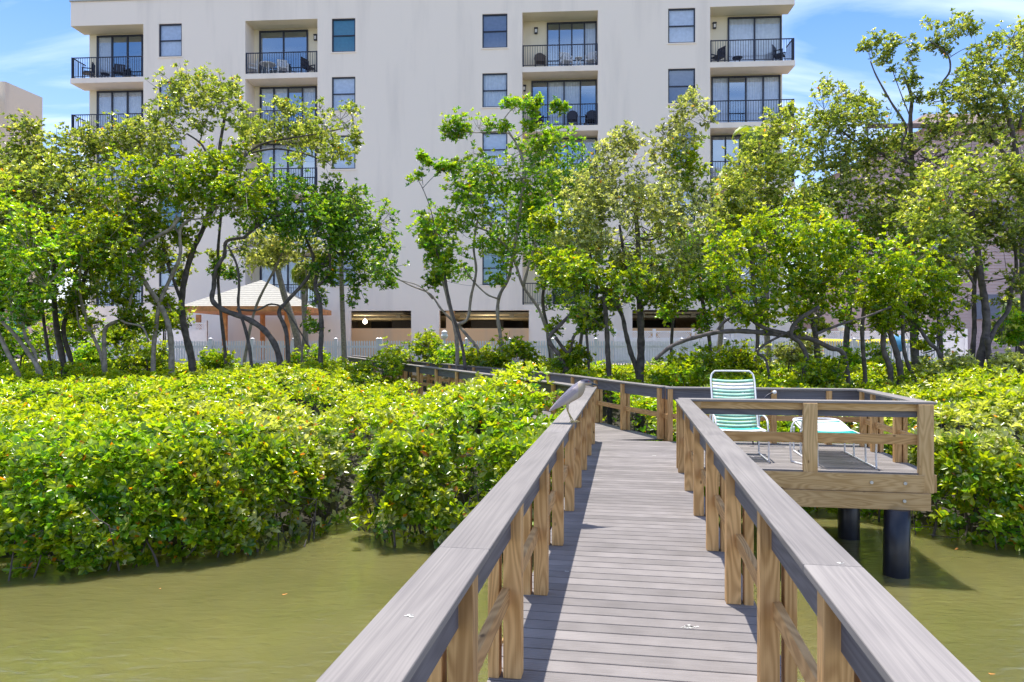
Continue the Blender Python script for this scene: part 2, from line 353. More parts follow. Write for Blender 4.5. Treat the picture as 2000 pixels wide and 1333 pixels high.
# ---------------------------------------------------------------- leaves
def leaf_mesh(name, cen, axis, nl, L, W, cols, mat, parent=None, el=(15, 65), simple=False, label=None, fold=.25, droop=.12):
    """rosettes of leaves: cen Nx3, axis Nx3, cols Nx3"""
    N = len(cen); idx = np.repeat(np.arange(N), nl); K = len(idx)
    c = cen[idx]; A = axis[idx]; A = A / np.linalg.norm(A, axis=1, keepdims=True)
    t = np.cross(A, np.array([.3, .9, .1])); t /= np.linalg.norm(t, axis=1, keepdims=True) + 1e-9; b = np.cross(A, t)
    ph = rng.uniform(0, 2 * np.pi, K); e = np.radians(rng.uniform(el[0], el[1], K))
    d = np.cos(e)[:, None] * (np.cos(ph)[:, None] * t + np.sin(ph)[:, None] * b) + np.sin(e)[:, None] * A
    d += rng.normal(0, .12, (K, 3)); d /= np.linalg.norm(d, axis=1, keepdims=True)
    n = A - (A * d).sum(1)[:, None] * d; n += rng.normal(0, .25, (K, 3)); n -= (n * d).sum(1)[:, None] * d; n /= np.linalg.norm(n, axis=1, keepdims=True) + 1e-9
    wv = np.cross(d, n)
    s = rng.uniform(.65, 1.2, K)[:, None]; l = L * s; wd = W * s * rng.uniform(.8, 1.15, K)[:, None]
    if simple:
        vs = [c, c + d * l * .6 + wv * wd / 2 + n * wd * fold, c + d * l - n * l * droop, c + d * l * .6 - wv * wd / 2 + n * wd * fold]
        fc = [(0, 1, 2), (0, 2, 3)]
    else:
        vs = [c, c + d * l * .38 + wv * wd * .36 + n * wd * fold * .7, c + d * l * .74 + wv * wd * .5 + n * wd * fold - n * l * droop * .4,
              c + d * l - n * l * droop, c + d * l * .74 - wv * wd * .5 + n * wd * fold - n * l * droop * .4, c + d * l * .38 - wv * wd * .36 + n * wd * fold * .7]
        fc = [(0, 1, 2, 3), (0, 3, 4, 5)]
    nv = len(vs); V = np.stack(vs, 1).reshape(-1, 3); fs = len(fc[0])
    base = (np.arange(K) * nv)[:, None, None]; Fa = (np.array(fc)[None] + base).reshape(-1)
    nf = K * len(fc)
    me = bpy.data.meshes.new(name); me.vertices.add(len(V)); me.vertices.foreach_set('co', V.astype(np.float32).ravel())
    me.loops.add(len(Fa)); me.loops.foreach_set('vertex_index', Fa.astype(np.int32))
    me.polygons.add(nf); me.polygons.foreach_set('loop_start', (np.arange(nf) * fs).astype(np.int32)); me.polygons.foreach_set('loop_total', np.full(nf, fs, np.int32))
    col = cols[idx] * rng.uniform(.75, 1.25, K)[:, None]
    ok_ = rng.random(K) < ORANGE[0]; col[ok_] = np.array([.75, .25, .02]) * rng.uniform(.7, 1.1, (ok_.sum(), 1))
    col = np.clip(col, 0, .9); col4 = np.concatenate([col, np.ones((K, 1))], 1); col4 = np.repeat(col4, nv, axis=0)
    ca = me.color_attributes.new(name='leaf_colour', type='FLOAT_COLOR', domain='POINT'); ca.data.foreach_set('color', col4.astype(np.float32).ravel())
    me.update(calc_edges=True); me.materials.append(mat)
    o = bpy.data.objects.new(name, me); C.objects.link(o); o.parent = parent
    if parent is not None: me.transform(Matrix.Translation(-Vector(parent.location)))
    return o
ORANGE = [.003]
def fbm(p, s, seed=0):
    """cheap smooth 3-d noise field, about -1..1"""
    r = np.random.default_rng(seed); out = 0; amp = 1; tot = 0
    for o in range(3):
        for k in range(4):
            v = r.normal(0, 1, 3); v /= np.linalg.norm(v)
            out = out + amp * np.sin((p @ v) * s * (1.9 ** o) * r.uniform(.8, 1.25) + r.uniform(0, 6.28)); tot += amp * .5
        amp *= .6
    return out / tot
PAL = {
 'bright': [(.25, .34, .015), (.17, .29, .012), (.34, .38, .012), (.09, .19, .012)],
 'green':  [(.12, .25, .015), (.06, .16, .012), (.20, .32, .018), (.25, .31, .02)],
 'dark':   [(.065, .16, .018), (.04, .11, .014), (.11, .22, .02), (.17, .27, .02)],
 'olive':  [(.23, .28, .035), (.14, .19, .025), (.36, .37, .08), (.10, .14, .02)],
 'silver': [(.30, .32, .11), (.42, .42, .20), (.20, .24, .07), (.14, .17, .05)],
}
def pick(pal, N, orange=.0, young=None):
    a = np.array(PAL[pal])[rng.integers(0, 4, N)]
    if young is not None:
        y = np.array([.42, .48, .02]) if pal in ('bright', 'green', 'dark') else np.array([.40, .43, .12]); a = a * (1 - young[:, None]) + y * young[:, None]
    return a

PAL['silver'] = [(.30, .32, .15), (.42, .42, .26), (.21, .24, .11), (.14, .17, .07)]; PAL['olive'] = [(.22, .265, .055), (.14, .185, .04), (.35, .36, .12), (.10, .14, .03)]
for k_ in ('green', 'dark', 'olive', 'silver'): PAL[k_] = [tuple(v * 1.35 for v in c) for c in PAL[k_]]
M['bounce_ground'] = plain('bounce_ground', (.62, .52, .42), .9, var=.1, scale=2)  # pale sheet added to bounce warm sunlight up onto the facade
sheet('bounce_ground', np.linspace(-32, 26, 20), np.linspace(30.6, 40, 6), lambda X, Y: X * 0 + 2.125, M['bounce_ground'], 'pale ground sheet added to bounce light onto the building')
# ---------------------------------------------------------------- boardwalk
ZD = 1.37
U = Vector((.1627, .9867, 0)); Vv = Vector((.9867, -.1627, 0))
def D(s, t, z=0): return U * s + Vv * t + Vector((0, 0, ZD + z))
bw = empty('boardwalk', D(5, 0.05, -1.37)); tag(bw, 'narrow wooden boardwalk with grey railings and a raised side deck over the water', 'boardwalk')
CAP = .955
# deck boards (real gaps between real boards)
def deck_rows(rows, name):
    mb = MB(); tones = []
    for (a0, a1, b0, b1) in rows:   # quad corners: near-left, near-right, far-left, far-right
        a0, a1, b0, b1 = [Vector(q) for q in (a0, a1, b0, b1)]
        W = (b0 - a0).length; L = (a1 - a0).length; dn = Vector((0, 0, -.028)); g = (b0 - a0).normalized() * .0045; g2 = (b1 - a1).normalized() * .0045
        u0 = random.uniform(0, 9); tone = random.uniform(.80, 1.12)
        A0, A1, B0, B1 = a0 + g, a1 + g2, b0 - g, b1 - g2
        c = Vector((0, 0, -.003)); h = g * .9; h2 = g2 * .9
        mb.poly([A0 + h, A1 + h2, B1 - h2, B0 - h], [(u0, .004), (u0 + L, .004), (u0 + L, W), (u0, W)])
        mb.poly([A0 + c, A1 + c, A1 + h2, A0 + h], [(u0, 0), (u0 + L, 0), (u0 + L, .004), (u0, .004)])
        mb.poly([B0 - h, B1 - h2, B1 + c, B0 + c], [(u0, 0), (u0 + L, 0), (u0 + L, .004), (u0, .004)])
        mb.poly([A0 + dn, A1 + dn, A1 + c, A0 + c], [(u0, 0), (u0 + L, 0), (u0 + L, .03), (u0, .03)])
        mb.poly([B0 + c, B1 + c, B1 + dn, B0 + dn], [(u0, 0), (u0 + L, 0), (u0 + L, .03), (u0, .03)])
        mb.poly([A0 + dn, A0 + c, B0 + c, B0 + dn], [(0, 0), (0, .03), (W, .03), (W, 0)])
        mb.poly([A1 + c, A1 + dn, B1 + dn, B1 + c], [(0, 0), (0, .03), (W, .03), (W, 0)])
        mb.poly([A0 + dn, B0 + dn, B1 + dn, A1 + dn], [(0, 0), (0, W), (L, W), (L, 0)])
        tones += [tone] * 32
    o = mb.build(name, M['deck'], bw)
    ca = o.data.color_attributes.new(name='board_tone', type='FLOAT_COLOR', domain='POINT')
    tones = np.array(tones[:len(o.data.vertices)]); ca.data.foreach_set('color', np.stack([tones, tones, tones * random.uniform(.99, 1.01), np.ones(len(tones))], 1).astype(np.float32).ravel())
    return o
PW = .140
rows = []
s = -.8
while s < 12.9:
    rows.append((D(s, -.735), D(s, .835), D(s + PW, -.735), D(s + PW, .835))); s += PW
SE = s
deck_rows(rows, 'deck')
rows = []; s = 10.34 - .005
while s < 13.0:
    rows.append((D(s, .840), D(s, 3.99), D(s + PW, .840), D(s + PW, 3.99))); s += PW
deck_rows(rows, 'deck')
# far walkway that bends away to the left
LR = [(1.476, 12.68, ZD), (.987, 14.1, ZD), (-.5, 17.45, ZD + .02), (-3.45, 22.5, ZD + .12), (-6.0, 26.6, ZD + .24)]
RR = [(2.66, 12.86, ZD), (2.18, 14.26, ZD), (1.25, 17.2, ZD + .01), (.04, 19.7, ZD + .03), (-3.85, 24.7, ZD + .155), (-6.3, 28.0, ZD + .25)]
def resample(pl, n):
    pl = [Vector(p) for p in pl]; L = [0]
    for i in range(1, len(pl)): L.append(L[-1] + (pl[i] - pl[i - 1]).length)
    out = []
    for k in range(n + 1):
        t = L[-1] * k / n; i = max(j for j in range(len(L)) if L[j] <= t + 1e-9); i = min(i, len(pl) - 2)
        f = (t - L[i]) / (L[i + 1] - L[i]); out.append(pl[i].lerp(pl[i + 1], f))
    return out
def off(pl, d):
    out = []
    for i, p in enumerate(pl):
        a = Vector(pl[max(i - 1, 0)]); b = Vector(pl[min(i + 1, len(pl) - 1)]); t = (b - a).normalized(); n = Vector((t.y, -t.x, 0)); out.append(tuple(Vector(p) + n * d))
    return out
LOW = lambda pl: [(p[0], p[1], p[2] - .004) for p in pl]
l0 = resample(off(LOW(LR), -.19), 116); r0 = resample(off(LOW(RR), .19), 116)
deck_rows([(l0[i] , r0[i] , l0[i + 1], r0[i + 1]) for i in range(1, 116)], 'deck')

# rails: oa..ob are offsets away from the walking side
def rail(pts, sgn, fascia=True, mid=True, outer_board=False):
    """pts: line of the inner post faces; sgn=+1 outside lies right of travel"""
    def st(name, a, b, z0, z1, mat, bev=.004):
        runs = [pts]
        if len(pts) == 2 and name != 'mid_rail' and (Vector(pts[1]) - Vector(pts[0])).length > 5:   # boards butt-jointed every 3.6 m or so
            A, B = Vector(pts[0]), Vector(pts[1]); L = (B - A).length; d = (B - A).normalized(); cuts = [0, *[c for c in (3.36, 7.0, 10.6) if c < L - .6], L]
            runs = [[A + d * (cuts[i] + .0012), A + d * (cuts[i + 1] - .0012)] for i in range(len(cuts) - 1)]
        for r_ in runs:
            mb = MB(); mb.strip(r_, sgn * a, sgn * b, z0, z1)
            o = mb.build(name, mat, bw, bevel=bev, weld=True)
        return o
    st('cap_rail', -.014, .192, CAP - .032, CAP, M['cap'], .005)
    if fascia: st('fascia_board', .055, .098, CAP - .033 - .19, CAP - .033, M['fascia'])
    if mid: st('mid_rail', .062, .103, .385, .475, M['pine'])
def seg_boards(pts): pass
LRAIL = [D(-.6, -.544), D(12.86, -.600)]
rail(LRAIL, -1)
RRAIL = [D(-.6, .638), D(10.30, .638)]
rail(RRAIL, 1)
rail([Vector(p) for p in LR], -1)
# right rail of far walk joins the platform's far rail
FAR = [D(12.93, 3.93), D(12.93, .62)]
rail([Vector(p) for p in RR], 1)
rail(FAR[::-1], -1)
SIDE = [D(10.56, 3.80), D(12.92, 3.80)]
rail(SIDE, 1)
# front rail of platform: built from the camera side: posts outside, light board under the cap
def bm_(name, p0, p1, side, w_, t_, mat, bev=.004):
    mb = MB(); mb.beam(p0, p1, side, w_, t_); return mb.build(name, mat, bw, bevel=bev)
bm_('cap_rail', D(10.44, .68, CAP - .016), D(10.44, 4.03, CAP - .016), U, .21, .032, M['cap'])
bm_('outer_rail', D(10.43, .83, CAP - .033 - .05), D(10.43, 3.82, CAP - .033 - .05), U, .04, .098, M['pine_light'])
bm_('fascia_board', D(10.475, .83, CAP - .033 - .094), D(10.475, 3.82, CAP - .033 - .094), U, .04, .187, M['fascia'])
bm_('mid_rail', D(10.425, .83, .44), D(10.425, 3.82, .44), U, .04, .135, M['pine'])
bm_('rim_joist', D(10.315, .84, -.135), D(10.315, 3.86, -.135), U, .045, .235, M['pine_light'])
bm_('beam', D(10.33, 1.6, -.37), D(10.33, 3.93, -.37), U, .14, .225, M['pine_light'])
bm_('beam', D(12.2, .9, -.37), D(12.2, 3.93, -.37), U, .14, .225, M['pine'])
bm_('rim_joist', D(10.34, 4.012, -.135), D(13.0, 4.012, -.135), Vv, .04, .235, M['pine_light'])
bm_('rim_joist', D(13.02, .84, -.135), D(13.02, 3.99, -.135), U, .04, .235, M['pine'])
# joists and beams below the main walk
for t in (-.70, .80):
    bm_('rim_joist', D(-.7, t, -.13), D(12.9, t, -.13), Vv, .045, .2, M['pine'])
for s_ in (1.2, 4.8, 8.4, 11.6):
    bm_('beam', D(s_, -.85, -.345), D(s_, .95, -.345), U, .14, .22, M['pine'])
# posts
def post_mesh(h, wl, wa):
    mb = MB(); mb.beam((0, 0, 0), (0, 0, h), (1, 0, 0), wl, wa); o = mb.build('post', M['pine'], None, bevel=.005); C.objects.unlink(o); return o
ANG = math.atan2(Vv.y, Vv.x)
pi_ = post_mesh(CAP - .034, .096, .089); po_ = post_mesh(CAP - .034 + .16, .06, .089); pc_ = post_mesh(CAP - .034, .10, .10)
def put(src, p, ang):
    o = src.copy(); C.objects.link(o); o.parent = bw; o.location = Vector(p) - bw.location; o.rotation_euler = (0, 0, ang); return o
def lerp_t(r, s): 
    a, b = r; f = (s - (-.6)) / ((b - a).length); return a.lerp(b, f)
def posts_along(line_fn, ss, sgn, ang):
    for s_ in ss:
        p = line_fn(s_); n = Vector((math.cos(ang), math.sin(ang), 0)) * sgn
        put(pi_, p + n * .048 + Vector((0, 0, 0)), ang)
        put(po_, p + n * .147 + Vector((0, 0, -.16)), ang)
nr = Vv
Zl = [1.3, 2.62, 3.785, 5.015, 6.225, 7.485, 8.665, 9.85, 11.1, 12.3]
for Z in Zl:
    s_ = Z * 1.0137 - .09 if False else (Z - .163 * .544 + 0) / .9867 - 0.0
    p = D(s_, -.544 - .056 * (s_ + .6) / 13.46)
    put(pi_, p - nr * .048 + Vector((0, 0, .001)), ANG); put(po_, p - nr * .1475 + Vector((0, 0, -.159)), ANG)
Zr = [1.25, 2.44, 3.615, 4.865, 6.085, 7.295, 8.505, 9.665]
for Z in Zr:
    s_ = (Z + .163 * .638) / .9867
    p = D(s_, .638)
    put(pi_, p + nr * .048 + Vector((0, 0, .001)), ANG); put(po_, p + nr * .1475 + Vector((0, 0, -.159)), ANG)
put(pi_, D(10.24, .686, .001), ANG); put(po_, D(10.24, .7855, -.159), ANG)
# platform front posts (wide boards outside the rail)
pw = MB(); pw.beam((0, 0, 0), (0, 0, 1.0), (1, 0, 0), .185, .075); pwo = pw.build('post', M['pine_light'], None, bevel=.005); C.objects.unlink(pwo)
for t in (2.43, 3.895):
    h = put(pwo, D(10.365 - .012, t, -.26), ANG); h.scale = (1, 1, CAP - .034 + .26)
for t in (.83,):
    h = put(pwo, D(10.39, t + .06, .0), ANG); h.scale = (1, 1, CAP - .034)
# posts on side and far rails of the platform
for s_ in (11.25, 12.25, 12.8):
    put(pi_, D(s_, 3.80 + .048, .001), ANG); put(po_, D(s_, 3.80 + .1475, -.159), ANG)
for t in (.70, 1.55, 2.45, 3.35):
    put(pi_, D(12.93 + .048, t, .001), ANG + math.pi / 2); put(po_, D(12.93 + .1475, t, -.159), ANG + math.pi / 2)
def posts_poly(pl, sgn, dists):
    pl = [Vector(p) for p in pl]; L = [0]
    for i in range(1, len(pl)): L.append(L[-1] + (pl[i] - pl[i - 1]).length)
    for t in dists:
        i = min(max(j for j in range(len(L)) if L[j] <= t), len(pl) - 2); f = (t - L[i]) / (L[i + 1] - L[i]); p = pl[i].lerp(pl[i + 1], f)
        d = (pl[i + 1] - pl[i]).normalized(); n = Vector((d.y, -d.x, 0)) * sgn; a = math.atan2(n.y, n.x)
        put(pi_, p + n * .048 + Vector((0, 0, .001)), a); put(po_, p + n * .1475 + Vector((0, 0, -.159)), a)
posts_poly(RR, 1, [.08, 1.5, 2.8, 4.1, 5.4, 6.7, 8.0, 9.3, 10.6, 11.9, 13.2, 14.5, 15.8, 17.1])
posts_poly(LR, -1, [.4, 1.6, 2.9, 4.2, 5.5, 6.8, 8.1, 9.4, 10.7, 12.0, 13.3])
# pilings
for (x_, y_) in ((5.16, 9.62), (5.38, 11.45), (2.7, 11.9)):
    mb = MB(); mb.tube([(x_, y_, -1.2), (x_, y_, .3), (x_ + .01, y_, .89)], [.165, .163, .16], 28); mb.build('piling', M['piling'], bw)
for s_ in (1.2, 4.8, 8.4, 11.6):
    for t in (-.66, .74):
        p = D(s_, t); mb = MB(); mb.tube([(p.x, p.y, -1.2), (p.x, p.y, .905)], .13, 20); mb.build('piling', M['piling'], bw)
for i in (20, 45, 70, 95):
    for q in (l0[i], r0[i]):
        mb = MB(); mb.tube([(q.x, q.y, -1), (q.x, q.y, q.z - .03)], .1, 12); mb.build('piling', M['piling'], bw)
for (t, z) in ((3.2, -.13), (3.62, -.13), (3.6, -.36)):
    mb = MB(); p = D(10.29 if z > -.2 else 10.257, t, z); mb.tube([p, p - U * .012], .022, 12); mb.build('bolt', M['bolt'], bw)
# bird droppings
M['dropping'] = plain('dropping', (.62, .61, .57), .8, var=.5, scale=60)
def splat(x, y, zrel, r, n=5, sd_=0):
    rr = random.Random(sd_); mb = MB(); Zz = (EYE - ZD - zrel) * F / (y - 667); c = Vector(((x - 1000) / F * Zz, Zz, ZD + zrel))
    for k in range(n):
        q = c + Vector((rr.gauss(0, r * 1.2), rr.gauss(0, r * .7), 0)) if k else c; rad = r * rr.uniform(.25, .6) if k else r * .8
        mb.poly([q + Vector((math.cos(a) * rad * rr.uniform(.6, 1.5), math.sin(a) * rad * rr.uniform(.4, 1), .0012)) for a in [i * math.pi / 5 for i in range(10)]])
    mb.build('bird_dropping', M['dropping'], bw)
splat(1345, 1226, .001, .017, 24, 1); splat(1641, 1101, CAP + .0005, .014, 2, 2); splat(1470, 893, CAP + .0005, .012, 2, 3); splat(1279, 891, .001, .03, 3, 4); splat(1108, 1117, .001, .02, 4, 5)
splat(800, 1203, CAP + .0005, .012, 4, 6)
# ---------------------------------------------------------------- apartment building
B0 = Vector((-23.7, 38.5, 0)); B1 = Vector((14.2, 36.0, 0)); BE = (B1 - B0).normalized(); BN = Vector((BE.y, -BE.x, 0)); BW = (B1 - B0).length
BRZ = math.atan2(BE.y, BE.x)
def fac(px, py=None, back=0):
    """(a, z) on the facade plane for a photo pixel; back = metres behind it"""
    o = B0 - BN * back; k = (px - 1000) / F   # x = k*z
    t = (k * o.y - o.x) / (BE.x - k * BE.y); Zd = o.y + BE.y * t
    return (t, EYE + (667 - py) * Zd / F if py is not None else None)
bl = empty('apartment_building', (B0.x, B0.y, 2.0), BRZ)
tag(bl, 'tall pale stucco apartment building with recessed balconies behind the trees', 'building')
def part(mb, name, mat, parent=bl, **k):
    """mb is in building coordinates (a along facade, b behind it, z above ground)"""
    me_o = mb.build(name, mat, None, **k); me_o.parent = parent; return me_o
GZ = 2.0
z_ = lambda z: z - GZ
ROW = 3.06; Z0 = 20.03   # top of windows / openings in the top row
wins = [fac(310)[0], fac(355)[0]], [fac(648)[0], fac(694)[0]], [fac(942)[0], fac(991)[0]], [fac(1305)[0], fac(1358)[0]]
bal = [[-.01, fac(280)[0]], [fac(479)[0], fac(620)[0]], [fac(1020)[0], fac(1168)[0]], [fac(1387)[0], BW + .01]]
HB = 1.12
holes = []
for k in range(5):
    zt = Z0 - ROW * k
    for a, b in wins: holes.append((a, b, zt - 1.76, zt))
    for a, b in bal: holes.append((a, b, zt - 2.78, zt + .02))
gar = [(fac(637)[0], fac(803)[0]), (fac(858)[0], fac(1033)[0]), (fac(1235)[0], fac(1375)[0])]
for a, b in gar: holes.append((a, b, 3.80, 4.72))
top = 21.35
def wall_with_holes(mb, a0, a1, z0, z1, holes, b=0, depth=.18, thick=None):
    A = sorted({a0, a1, *[v for h in holes for v in h[:2] if a0 < v < a1]}); Zs = sorted({z0, z1, *[v for h in holes for v in h[2:] if z0 < v < z1]})
    for i in range(len(A) - 1):
        for j in range(len(Zs) - 1):
            ca = (A[i] + A[i + 1]) / 2; cz = (Zs[j] + Zs[j + 1]) / 2
            if any(h[0] < ca < h[1] and h[2] < cz < h[3] for h in holes): continue
            mb.poly([(A[i], b, z_(Zs[j])), (A[i + 1], b, z_(Zs[j])), (A[i + 1], b, z_(Zs[j + 1])), (A[i], b, z_(Zs[j + 1]))])
    for (x0, x1, y0, y1) in holes:
        dd = HB if (x1 - x0) > 2 and y1 > 5 else depth
        if y1 < 5: dd = .3
        if thick: dd = thick
        q = [(x0, y0), (x1, y0), (x1, y1), (x0, y1)]
        for k in range(4):
            (xa, ya), (xb, yb) = q[k], q[(k + 1) % 4]
            if dd == HB and k in (0, 2): continue
            if dd == HB and (k == 3 and x0 < 0 or k == 1 and x1 > BW): continue
            mb.poly([(xa, b, z_(ya)), (xb, b, z_(yb)), (xb, b + dd, z_(yb)), (xa, b + dd, z_(ya))])
mb = MB(); wall_with_holes(mb, 0, BW, 2.0, top, holes)
DEP = 16
mb.poly([(0, 0, z_(top)), (BW, 0, z_(top)), (BW, .3, z_(top)), (0, .3, z_(top))])
part(mb, 'wall', M['stucco'])
# side, back, roof
mb = MB()
mb.poly([(.28, HB + .002, 0), (.28, DEP, 0), (.28, DEP, z_(top)), (.28, HB + .002, z_(top))]); mb.poly([(BW - .28, HB + .002, 0), (BW - .28, DEP, 0), (BW - .28, DEP, z_(top)), (BW - .28, HB + .002, z_(top))])
mb.poly([(0, DEP, 0), (BW, DEP, 0), (BW, DEP, z_(top)), (0, DEP, z_(top))])
mb.poly([(0, 0, z_(top - .25)), (BW, 0, z_(top - .25)), (BW, DEP, z_(top - .25)), (0, DEP, z_(top - .25))])
for x in (0.0, BW):
    mb.poly([(x, 0, z_(Z0 + .02)), (x, HB, z_(Z0 + .02)), (x, HB, z_(top)), (x, 0, z_(top))])
part(mb, 'side_wall', M['stucco'])
mb = MB(); mb.poly([(-.001, .3, z_(top) + .001), (BW, .3, z_(top) + .001), (BW, .02, z_(top) + .03), (0, .02, z_(top) + .03)]); mb.box((BW / 2, .08, z_(top) + .03), (BW + .1, .28, .07)); part(mb, 'roof_edge', M['shingle'])
# balconies
DOORS = {0: [(190, 280, 3), (190, 280, 3), (190, 280, 3)], 1: [(507, 602, 2), (508, 619, 4), (508, 618, 4)], 2: [(1068, 1167, 4), (1038, 1166, 4), (1080, 1166, 3)], 3: [(1421, 1526, 2), (1389, 1524, 4), (1389, 1500, 4)]}
def sliding_door(a0, a1, z0, z1, n, style, parent):
    b = HB; g = empty('sliding_door', ((a0 + a1) / 2, b, z_(z0))); g.parent = parent
    w_ = a1 - a0; h = z1 - z0; fr = MB()
    for k in range(n + 1):
        x = -w_ / 2 + w_ * k / n; fr.box((min(max(x, -w_ / 2 + .04), w_ / 2 - .04), -.035, h / 2), (.075, .07, h))
    fr.box((0, -.035, h - .04), (w_, .068, .08)); fr.box((0, -.035, .03), (w_, .068, .06))
    f = fr.build('frame', M['bronze'], None); f.parent = g
    for k in range(n):
        x0 = -w_ / 2 + w_ * k / n; x1 = x0 + w_ / n
        st = style[k % len(style)]
        p = MB(); p.poly([(x0, -.02, 0), (x1, -.02, 0), (x1, -.02, h), (x0, -.02, h)]); o = p.build('pane', M['glass_blue'] if st == 'b' else M['glass'], None); o.parent = g
        if st in 'cv':
            c = MB(); m_ = 14; 
            for q in range(m_):
                xa = x0 + (x1 - x0) * q / m_; xb = x0 + (x1 - x0) * (q + 1) / m_; ya = .03 + (.02 if q % 2 else 0); yb = .03 + (0 if q % 2 else .02)
                c.poly([(xa, ya, .02), (xb, yb, .02), (xb, yb, h - .03), (xa, ya, h - .03)])
            o = c.build('curtain', M['curtain'] if st == 'c' else M['blind'], None); o.parent = g
    return g
STY = {(0, 0): 'cbb', (0, 1): 'vvv', (0, 2): 'vbv', (1, 0): 'bb', (1, 1): 'vvbv', (1, 2): 'vvvb', (2, 0): 'bbbc', (2, 1): 'bccb', (2, 2): 'bbv', (3, 0): 'vc', (3, 1): 'vbvv', (3, 2): 'bbvb'}
def railing(a0, a1, corner, parent, zf):
    mb = MB(); h = 1.10; b = .05
    mb.beam((a0, b, h), (a1, b, h), (0, 0, 1), .045, .04); mb.beam((a0, b, .09), (a1, b, .09), (0, 0, 1), .03, .03)
    n = int((a1 - a0) / .125)
    for k in range(n + 1):
        x = a0 + (a1 - a0) * k / n; mb.beam((x, b, .07), (x, b, h), (1, 0, 0), .018, .018)
    for x in ((a0 + .03, a1 - .03)): mb.beam((x, b, 0), (x, b, h + .03), (1, 0, 0), .06, .05)
    if corner:
        x = a0 + .06 if corner < 0 else a1 - .06
        mb.beam((x, b, h), (x, HB, h), (0, 0, 1), .045, .04); mb.beam((x, b, .09), (x, HB, .09), (0, 0, 1), .03, .03)
        for k in range(9): mb.beam((x, b + HB * k / 9, .07), (x, b + HB * k / 9, h), (1, 0, 0), .018, .018)
        mb.beam((x, b + .03, 0), (x, b + .03, h + .03), (1, 0, 0), .12, .07)
    o = mb.build('balcony_railing', M['rail_black'], None); o.parent = parent; o.location = (0, 0, zf); return o
for ci, (a0, a1) in enumerate(bal):
    for k in range(5):
        zt = Z0 - ROW * k; zf = zt - 2.78
        corner = -1 if ci == 0 else (1 if ci == 3 else 0)
        # back wall with door opening
        kk = min(k, 2); p0, p1, n = DOORS[ci][kk]; d0 = fac(p0, back=HB)[0]; d1 = min(fac(p1, back=HB)[0], (a1 - .0 if ci in (1, 2) else 99))
        if ci == 0: d1 = min(d1, a1)
        mb = MB(); s0 = a0 if ci else .281; s1 = a1 if ci != 3 else BW - .281
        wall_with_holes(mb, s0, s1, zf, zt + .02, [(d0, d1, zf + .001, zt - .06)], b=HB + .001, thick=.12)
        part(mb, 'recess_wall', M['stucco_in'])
        # ceiling of the recess
        mb = MB(); e0 = a0 + (.0 if ci else .0); mb.box(((a0 + a1) / 2, HB / 2 + .015, z_(zf) - .14), (a1 - a0 + (.0 if not corner else .02), HB + .05, .272)); part(mb, 'balcony_slab', M['stucco'])
        if k == 0:
            mb = MB(); mb.poly([(a0, 0, z_(zt + .02)), (a1, 0, z_(zt + .02)), (a1, HB, z_(zt + .02)), (a0, HB, z_(zt + .02))]); part(mb, 'recess_ceiling', M['stucco_in'])
        else:
            mb = MB(); mb.poly([(a0 + .02, .03, z_(zt + .02) - .002), (a1 - .02, .03, z_(zt + .02) - .002), (a1 - .02, HB, z_(zt + .02) - .002), (a0 + .02, HB, z_(zt + .02) - .002)]); part(mb, 'recess_ceiling', M['stucco_in'])
        sliding_door(d0, d1, zf, zt - .06, n, STY[(ci, kk)], bl)
        railing(a0 + .02, a1 - .02, corner, bl, z_(zf))
def wall_lamp(px, py):
    a, z = fac(px, py, HB); mb = MB(); mb.box((0, -.07, 0), (.16, .12, .26)); mb.box((0, -.07, .16), (.2, .16, .04)); o = mb.build('wall_lamp', M['rail_black'], None); o.parent = bl; o.location = (a, HB, z_(z))
    g = MB(); g.box((0, -.135, .0), (.10, .02, .17)); s_ = g.build('lamp_glass', M['blind'], None); s_.parent = o
for px, py in ((1047, 63), (1024, 175), (1395, 53), (617, 76)): wall_lamp(px, py)
# windows (frame > pane, blind)
WST = [['blind', 'blind', 'blind', 'teal_blind', 'blind'], ['teal_blind', 'blind', 'blind', 'blind', 'blind'], ['dark_blind', 'curtain', 'blind', 'blind', 'teal_blind'], ['blind', 'dark_blind', 'dark_blind', 'blind', 'blind']]
M['dark_blind'] = plain('grey_screen', (.20, .21, .27), .7)
for ci, (a0, a1) in enumerate(wins):
    w_ = a1 - a0; h = 1.76
    for k in range(5):
        zb = Z0 - ROW * k - h
        fr = MB()
        for x in (-w_ / 2 + .03, w_ / 2 - .03): fr.box((x, .09, h / 2), (.06, .07, h))
        for z in (.03, h - .03): fr.box((0, .09, z), (w_, .072, .06))
        fr.box((0, .085, h * .5), (w_, .06, .05))
        f = fr.build('window', M['bronze'], None); f.parent = bl; f.location = ((a0 + a1) / 2, 0, z_(zb))
        p = MB(); p.poly([(-w_ / 2, .10, 0), (w_ / 2, .10, 0), (w_ / 2, .10, h), (-w_ / 2, .10, h)]); o = p.build('pane', M['glass'], None); o.parent = f
        c = MB(); m_ = 16 if WST[ci][k] == 'curtain' else 1
        for q in range(m_):
            xa = -w_ / 2 + w_ * q / m_; xb = -w_ / 2 + w_ * (q + 1) / m_; ya = .15 + (.03 if q % 2 else 0); yb = .15 + (0 if q % 2 else .03)
            if m_ == 1: yb = ya
            c.poly([(xa, ya, 0), (xb, yb, 0), (xb, yb, h), (xa, ya, h)])
        o = c.build('curtain' if m_ > 1 else 'blind', M[WST[ci][k]], None); o.parent = f
        sl = MB(); sl.box((0, -.012, -.035), (w_ + .1, .05, .06)); o = sl.build('sill', M['stucco'], None); o.parent = f
